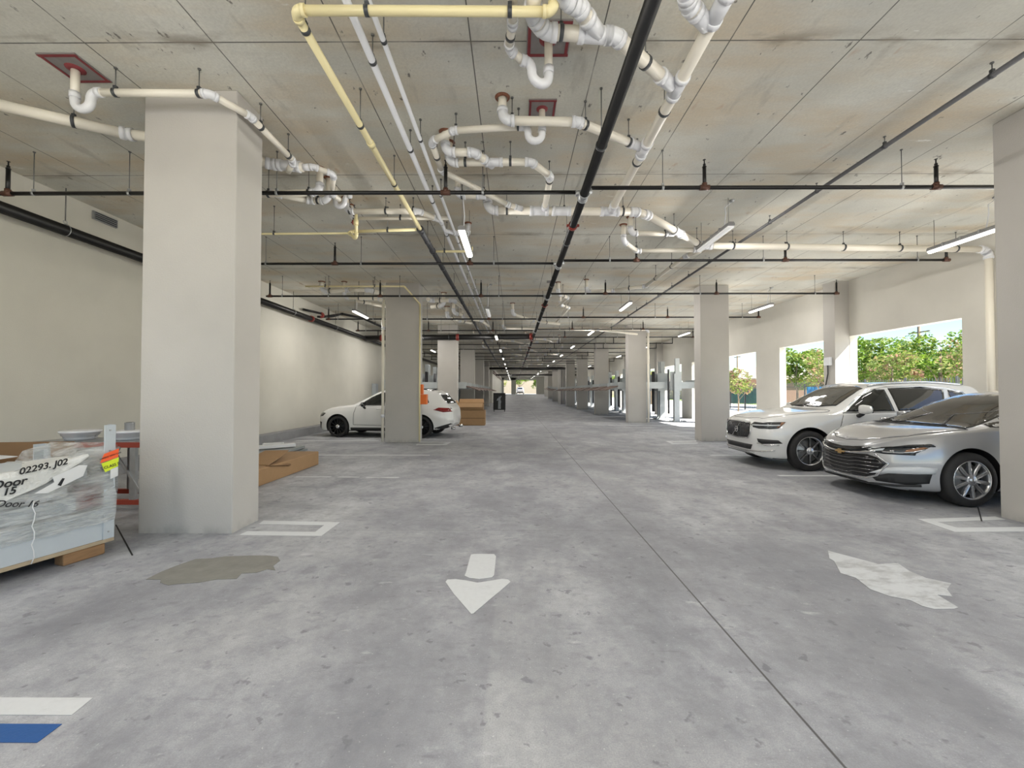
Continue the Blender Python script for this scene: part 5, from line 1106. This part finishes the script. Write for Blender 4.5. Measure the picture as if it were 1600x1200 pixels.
# milky cover sheet folded over the upper edge, with writing
vs = []; fs = []
for i in range(33):
    u = .22+2.25*i/32
    for j in range(9):
        t = j/8
        if t < .5: z = topz(u)-.01-.23*(1-t/.5)*min(1, (u-.22)*1.6+.10); v = -.03
        else: z = topz(u)-.005-.10*(t-.5)/.5; v = -.02+.88*(t-.5)/.5
        vs.append((-u, v-.006*math.sin(u*25+j), z))
for i in range(32):
    for j in range(8): a = i*9+j; fs.append((a, a+1, a+10, a+9))
MB().add(vs, fs, True).build('cover_sheet', M_SHEET, cr)
def writing(txt, u, z, size, v=-.044, rot=0, nm='marker_writing', m=None, par=None, shear=.25, thick=.006):
    c = bpy.data.curves.new(nm, 'FONT'); c.body = txt; c.size = size; c.extrude = .0006; c.offset = thick*.35; c.shear = shear; c.align_x = 'CENTER'
    o = bpy.data.objects.new(nm, c); sc.collection.objects.link(o); dg = bpy.context.evaluated_depsgraph_get(); me = bpy.data.meshes.new_from_object(o.evaluated_get(dg))
    bpy.data.objects.remove(o); me.materials.append(m or M_INK); o = bpy.data.objects.new(nm, me); sc.collection.objects.link(o)
    o.parent = par or cr; o.location = L(u, v, z); o.rotation_euler = (math.pi/2, rot, 0); return o
writing('Door', .72, .765, .085, rot=-.04); writing('15', .72, .705, .075, rot=-.04); writing('02293, J02', .52, .865, .07, rot=-.12, thick=.005); writing('Door 16', .68, .60, .07, v=-.05, rot=.25, thick=.003)
def sticker(nm, poly, m, v=-.035): MB().prism([L(a, v, b) for a, b in poly], (0, -.003, 0)).build(nm, m, cr)
sticker('orange_sticker', [(-.005,.965),(.11,.93),(.14,.85),(.0,.885)], M_ORG); sticker('yellow_sticker', [(-.005,.882),(.13,.845),(.10,.76),(.0,.80)], M_YST); sticker('white_sticker', [(.0,.795),(.06,.78),(.06,.69),(.0,.71)], M_PAPER)
writing('S CLASS S', .062, .80, .035, v=-.040, rot=-.2, thick=.001, shear=0); writing('HANDLE WITH CARE', .06, .90, .018, v=-.040, rot=-.25, thick=.0006, shear=0)
vs = [(-.20-.02*i+(-.26*j), -.05-.02*math.sin(math.pi*i/6), .80-.022*i-.10*j+.03*i*.3) for j in range(2) for i in range(7)]
sticker('delivery_note', [(.24,.85),(.27,.76),(.50,.665),(.58,.68),(.46,.745),(.47,.79),(.30,.86)], M_PAPER, -.05)
sticker('tape_strip', [(.395,.765),(.41,.77),(.44,.72),(.42,.705)], M_INK, -.055)
MB().tube([L(.58+.01*math.sin(k*2), -.05, .62-.05*k) for k in range(11)], .004, 6).build('loose_string', M_PAPER, cr)
# open carton behind the crate
def open_box(name, label, loc, sx, sy, h, rz=0, flaps=(.25, .25, .25, .25), ang=(.5, .8, .4, .9), group=None, m=None):
    t = thing(name, loc, label, 'cardboard box', group, rz); m = m or M_CARD; w_ = .008
    k = MB(); k.bb(-sx/2, sx/2, -sy/2, -sy/2+w_, 0, h).bb(-sx/2, sx/2, sy/2-w_, sy/2, 0, h).bb(-sx/2, -sx/2+w_, -sy/2, sy/2, 0, h).bb(sx/2-w_, sx/2, -sy/2, sy/2, 0, h).bb(-sx/2, sx/2, -sy/2, sy/2, 0, w_); k.build('carton_body', m, t)
    for i, (f, a_) in enumerate(zip(flaps, ang)):
        if not f: continue
        s = -1 if i % 2 == 0 else 1; k = MB()
        if i < 2: k.prism([(-sx/2, s*sy/2, h), (sx/2, s*sy/2, h), (sx/2-.02, s*(sy/2+f*math.cos(a_)), h+f*math.sin(a_)), (-sx/2+.02, s*(sy/2+f*math.cos(a_)), h+f*math.sin(a_))], (0, 0, w_))
        else: k.prism([(s*sx/2, -sy/2, h), (s*sx/2, sy/2, h), (s*(sx/2+f*math.cos(a_)), sy/2-.02, h+f*math.sin(a_)), (s*(sx/2+f*math.cos(a_)), -sy/2+.02, h+f*math.sin(a_))], (0, 0, w_))
        k.build('flap', m, t)
    return t
ob = open_box('open_carton', 'open brown cardboard box behind the wrapped crate, papers on top', (-5.98, 4.62, 0), 1.25, .7, .70, .12, (.2, .2, .2, .2), (-.7, 1.1, .2, .2), m=M_CARDD)
tag(MB().prism([(-6.3, 4.25, .735), (-5.7, 4.25, .74), (-5.5, 4.6, .78), (-6.1, 4.7, .79)], (0, 0, .006)).build('paper_sheets', M_PAPER), 'white paper sheets lying across the open cardboard box', 'paper')
# red railed trolley
tr = thing('steel_trolley', (-5.15, 5.42, 0), 'grey trolley with red rails between the wrapped crate and the nearest pillar', 'trolley')
M_RAIL = mat('red_orange_rail', (.30, .045, .025), .5, var=.2)
for z in (.14, .84):
    for y_ in (-.28, .28): MB().bb(-.85, .95, y_-.025, y_+.025, z-.03, z+.03).build('rail', M_RAIL, tr)
for x_ in (-.8, -.1, .45, .9):
    for y_ in (-.28, .28): MB().bb(x_-.035, x_+.035, y_-.022, y_+.022, .17, .81).build('upright', MATS['galvanised_steel'], tr)
for x_, s_ in ((.0, 1), (.5, -1)): MB().bar((x_-.1*s_, -.31, .2), (x_+.3*s_, -.31, .82), .015, .03).build('brace', MATS['galvanised_steel'], tr)
for x_ in (-.7, .8):
    for y_ in (-.24, .24): MB().tube([(x_, y_-.02, .055), (x_, y_+.02, .055)], .055, 14).build('castor', M_TYRE, tr)
MB().bb(-.85, .95, -.25, .25, .868, .878).build('tray', MATS['galvanised_steel'], tr)
for i, (x_, lab) in enumerate(((-5.64, 'white round plastic lid on the left end of the red railed trolley'), (-5.0, 'white round plastic lid under the small can, beside the pillar'))):
    k = MB(); k.lathe((0,0,0), [(.14, 0), (.16, .02), (.165, .05), (.18, .055), (.185, .085), (.20, .09), (.205, .115), (.19, .12), (.0, .122)], seg=36, cap=False); o = k.build('plastic_lid', M_FIT); o.location = (x_, 5.4, .88); tag(o, lab, 'lid', 'white lids on the trolley')
cn = thing('paint_can', (-5.0, 5.4, 1.003), 'small grey metal can standing on a white lid', 'can')
MB().lathe((0,0,0), [(.05, 0), (.052, .004), (.052, .088), (.055, .092), (.052, .098), (.045, .094), (.0, .093)], seg=28, cap=False).build('can_body', MATS['galvanised_steel'], cn); MB().lathe((0,0,.094), [(.04, 0), (.04, .006), (.0, .007)], seg=20, cap=False).build('can_lid', M_PLAS, cn)
# ---------------------------------------------------------------- long carton and panels right of the pillar
t = thing('long_carton', (-4.33, 7.45, 0), 'long brown carton with torn flap lying right of the nearest pillar', 'cardboard box')
MB().bb(-.30, .30, -1.25, 1.15, 0, .27).build('carton_body', M_CARD, t, bevel=.015)
MB().prism([(-.30, -.4, .275), (.26, -.55, .275), (.22, .15, .42), (-.28, .25, .40)], (.0, .01, .012)).build('flap', M_CARD, t)
MB().prism([(.24, -.6, .275), (.31, -.6, .272), (.33, .0, .18), (.30, .05, .2)], (.012, .0, .01)).build('torn_flap', M_CARDD, t)
t = thing('metal_sheets', (-5.15, 8.6, 0), 'stack of grey metal sheets behind the long carton', 'metal sheets')
for i in range(4): MB().box((0, 0, .05+.065*i), (1.0-.04*i, 2.0-.1*i, .05), Matrix.Rotation(.03*(i-1), 3, 'Z')).build('sheet', mat('sheet_grey_%d' % i, (.22+.02*i, .24+.02*i, .24+.02*i), .5, metal=.2, var=.1), t)
for i, (x_, y_, l_, lab) in enumerate(((-5.15, 9.0, .75, 'white foam strip on top of the grey metal sheets'), (-5.35, 9.25, .4, 'shorter white foam strip at the back of the grey metal sheets'))):
    tag(MB().box((x_, y_, .325+.0), (.16, l_, .07), Matrix.Rotation(-.9-.3*i, 3, 'Z')).build('foam_strip', M_PAPER, bevel=.006), lab, 'foam strip', 'foam strips')
# ---------------------------------------------------------------- middle distance
ob = open_box('tall_carton', 'open cardboard box on top of the box stack by the third left pillar', (-1.95, 18.85, .68), 1.15, .6, .30, 0, (.22, .2, .15, .12), (-.9, 1.1, .9, .3), 'cardboard boxes by the third left pillar')
ob2 = open_box('tall_carton', 'closed lower cardboard box of the stack by the third left pillar', (-1.95, 18.85, 0), 1.3, .72, .66, 0, (0,0,0,0), group='cardboard boxes by the third left pillar')
MB().bb(-.65, .65, -.36, .36, .655, .672).build('lid', M_CARD, ob2); MB().bb(-.66, .66, -.372, -.362, .30, .34).build('tape', M_CARDD, ob2)
sg_ = thing('display_board', (-1.1, 31.5, 0), 'black standing display board with a pale figure, left side of the lane', 'sign')
MB().bb(-.46, .46, -.03, .03, .12, 1.40).build('panel', M_PLAS, sg_)
for x_ in (-.4, .4): MB().bb(x_-.02, x_+.02, -.22, .22, 0, .12).build('foot', M_PLAS, sg_)
MB().add([(x_, -.0345, z_) for x_, z_ in ((-.10,.2),(.12,.2),(.10,.5),(.14,.75),(.07,.95),(.16,1.15),(.11,1.2),(.03,1.02),(.04,1.12),(-.03,1.15),(-.05,1.05),(-.17,.95),(-.2,.8),(-.08,.85),(-.09,.55))], [list(range(15))]).build('pale_figure', mat('pale_print', (.30, .32, .34), .6, var=.4, scale=12), sg_)
ox = thing('orange_box', (-2.74, 12.58, 1.12), 'bright orange box fixed to the side of the second left pillar', 'box')
M_OBOX = mat('orange_plastic', (.75, .16, .02), .45, var=.08)
MB().bb(-.075, .12, -.1, .1, 0, .30).build('box_body', M_OBOX, ox, bevel=.01); MB().bb(-.075, -.0, -.07, .07, .305, .60).build('upper_cover', M_OBOX, ox, bevel=.01)
wb_ = thing('wall_cabinet', (-7.392, 21.8, 1.3), 'small white cabinet on the left wall behind the parked white car', 'cabinet'); MB().bb(.004, .2, -.2, .2, 0, .62).build('cabinet_body', M_STEEL, wb_); MB().bb(.201, .215, -.17, .17, .03, .59).build('door', M_STEEL, wb_)
eb = thing('electrical_box', (9.40, 12.42, 2.28), 'small white electrical box with cable on the right wall pilaster', 'box')
MB().bb(-.09, -.005, -.12, .12, 0, .24).build('box_body', M_FIT, eb, bevel=.006); MB().tube([(-.04, .02, 0), (-.03, .03, -.25), (-.05, .10, -.6), (-.03, .16, -.85)], .016, 8).build('cable', M_PLAS, eb)
# black risers in the right row
for i, x_ in enumerate((5.62, 5.82, 6.02)):
    pipe_run('riser', ('left', 'middle', 'right')[i]+' of three dark vertical risers by the seventh right pillar', 'pipe', [(x_, 49.2, .0), (x_, 49.2, 4.3), (x_-.7 if i else x_-1.8, 49.2, 4.42)], .06, m=M_CND, fit=M_CND, seg=8, group='dark vertical risers')
# ---------------------------------------------------------------- parking lifts
M_GALV = mat('galvanised_lift_steel', (.46, .49, .50), .45, metal=.35, var=.12, scale=5); M_DECK = mat('galvanised_deck', (.30, .31, .31), .5, metal=.4, var=.2, scale=6); M_RUST = mat('lift_lip', (.17, .12, .10), .6, metal=.2, var=.25)
def make_lift(label):
    """x = 0 at the lane edge of the deck, deck runs to x = 4.2; stall width along y"""
    t = thing('parking_lift', (0,0,0), label, 'car lift', 'raised two-post parking lifts')
    for s in (-1, 1):
        k = MB(); k.bb(3.05, 3.25, s*1.12-.075, s*1.12+.075, .02, 3.15).bb(2.98, 3.05, s*1.12-.10, s*1.12+.10, .02, 2.4); p = k.build('post', M_GALV, t)
        k = MB(); k.bb(2.75, 3.6, s*1.12-.16, s*1.12+.16, .0, .022)
        for a_ in (2.82, 2.95, 3.4, 3.52): k.tube([(a_, s*1.12+.1, .02), (a_, s*1.12+.1, .07)], .03, 8).tube([(a_, s*1.12-.1, .02), (a_, s*1.12-.1, .07)], .03, 8)
        k.build('base_plate', M_GALV, p)
        MB().bb(.25, 4.35, s*.985-.03, s*.985+.03, 1.66, 1.98).build('side_beam', M_GALV, t)
        k = MB(); k.bb(2.85, 3.4, s*1.03-.045, s*1.03+.005, 1.55, 2.5) if s > 0 else k.bb(2.85, 3.4, s*1.03-.005, s*1.03+.045, 1.55, 2.5); k.build('carriage', M_GALV, t)
        MB().tube([(2.7, s*1.2, .4), (2.7, s*1.2, 2.6)], .05, 8).build('hydraulic_cylinder', M_DKG, t)
    k = MB()
    for j in range(10): x_ = .28+.41*j; k.bb(x_, x_+.30, -.95, .95, 1.74, 1.755).bb(x_+.30, x_+.41, -.95, .95, 1.78, 1.795).bb(x_+.295, x_+.305, -.95, .95, 1.74, 1.795)
    k.build('deck', M_DECK, t)
    MB().prism([(.25, -.98, 1.75), (.25, -.98, 1.80), (-.35, -.98, 1.60), (-.35, -.98, 1.56)], (0, 1.96, 0)).build('ramp_lip', M_RUST, t)
    MB().bb(4.36, 4.42, -1.02, 1.02, 1.68, 2.1).build('rear_stop', M_GALV, t)
    return t
onr = ['first', 'second', 'third']
lifts = []
base = make_lift('x'); index_kids()
for side in (1, -1):
    Cs = RC if side > 0 else LC
    rng = range(2, 8) if side > 0 else range(2, 5)
    for k in rng:
        y0 = Cs[k][0]+.46; y1 = Cs[k+1][0] if k+1 < len(Cs) else y0+7.1; st = (y1-y0)/3
        for j in range(3):
            if side > 0 and k == 5 and j == 2: continue
            lab = '%s raised grey lift beyond the %s pillar of the %s row' % (onr[j], ['', '', 'third', 'fourth', 'fifth', 'sixth', 'seventh', 'eighth'][k], 'right' if side > 0 else 'left')
            L_ = base if not lifts else copy_tree(base)
            L_.location = (4.95 if side > 0 else -2.15, y0+st*(j+.5), zf(y0+st*(j+.5))+.002); L_.rotation_euler = (0, 0, 0 if side > 0 else math.pi); L_.scale = (1, .9, 1); L_['label'] = lab; lifts.append(L_)
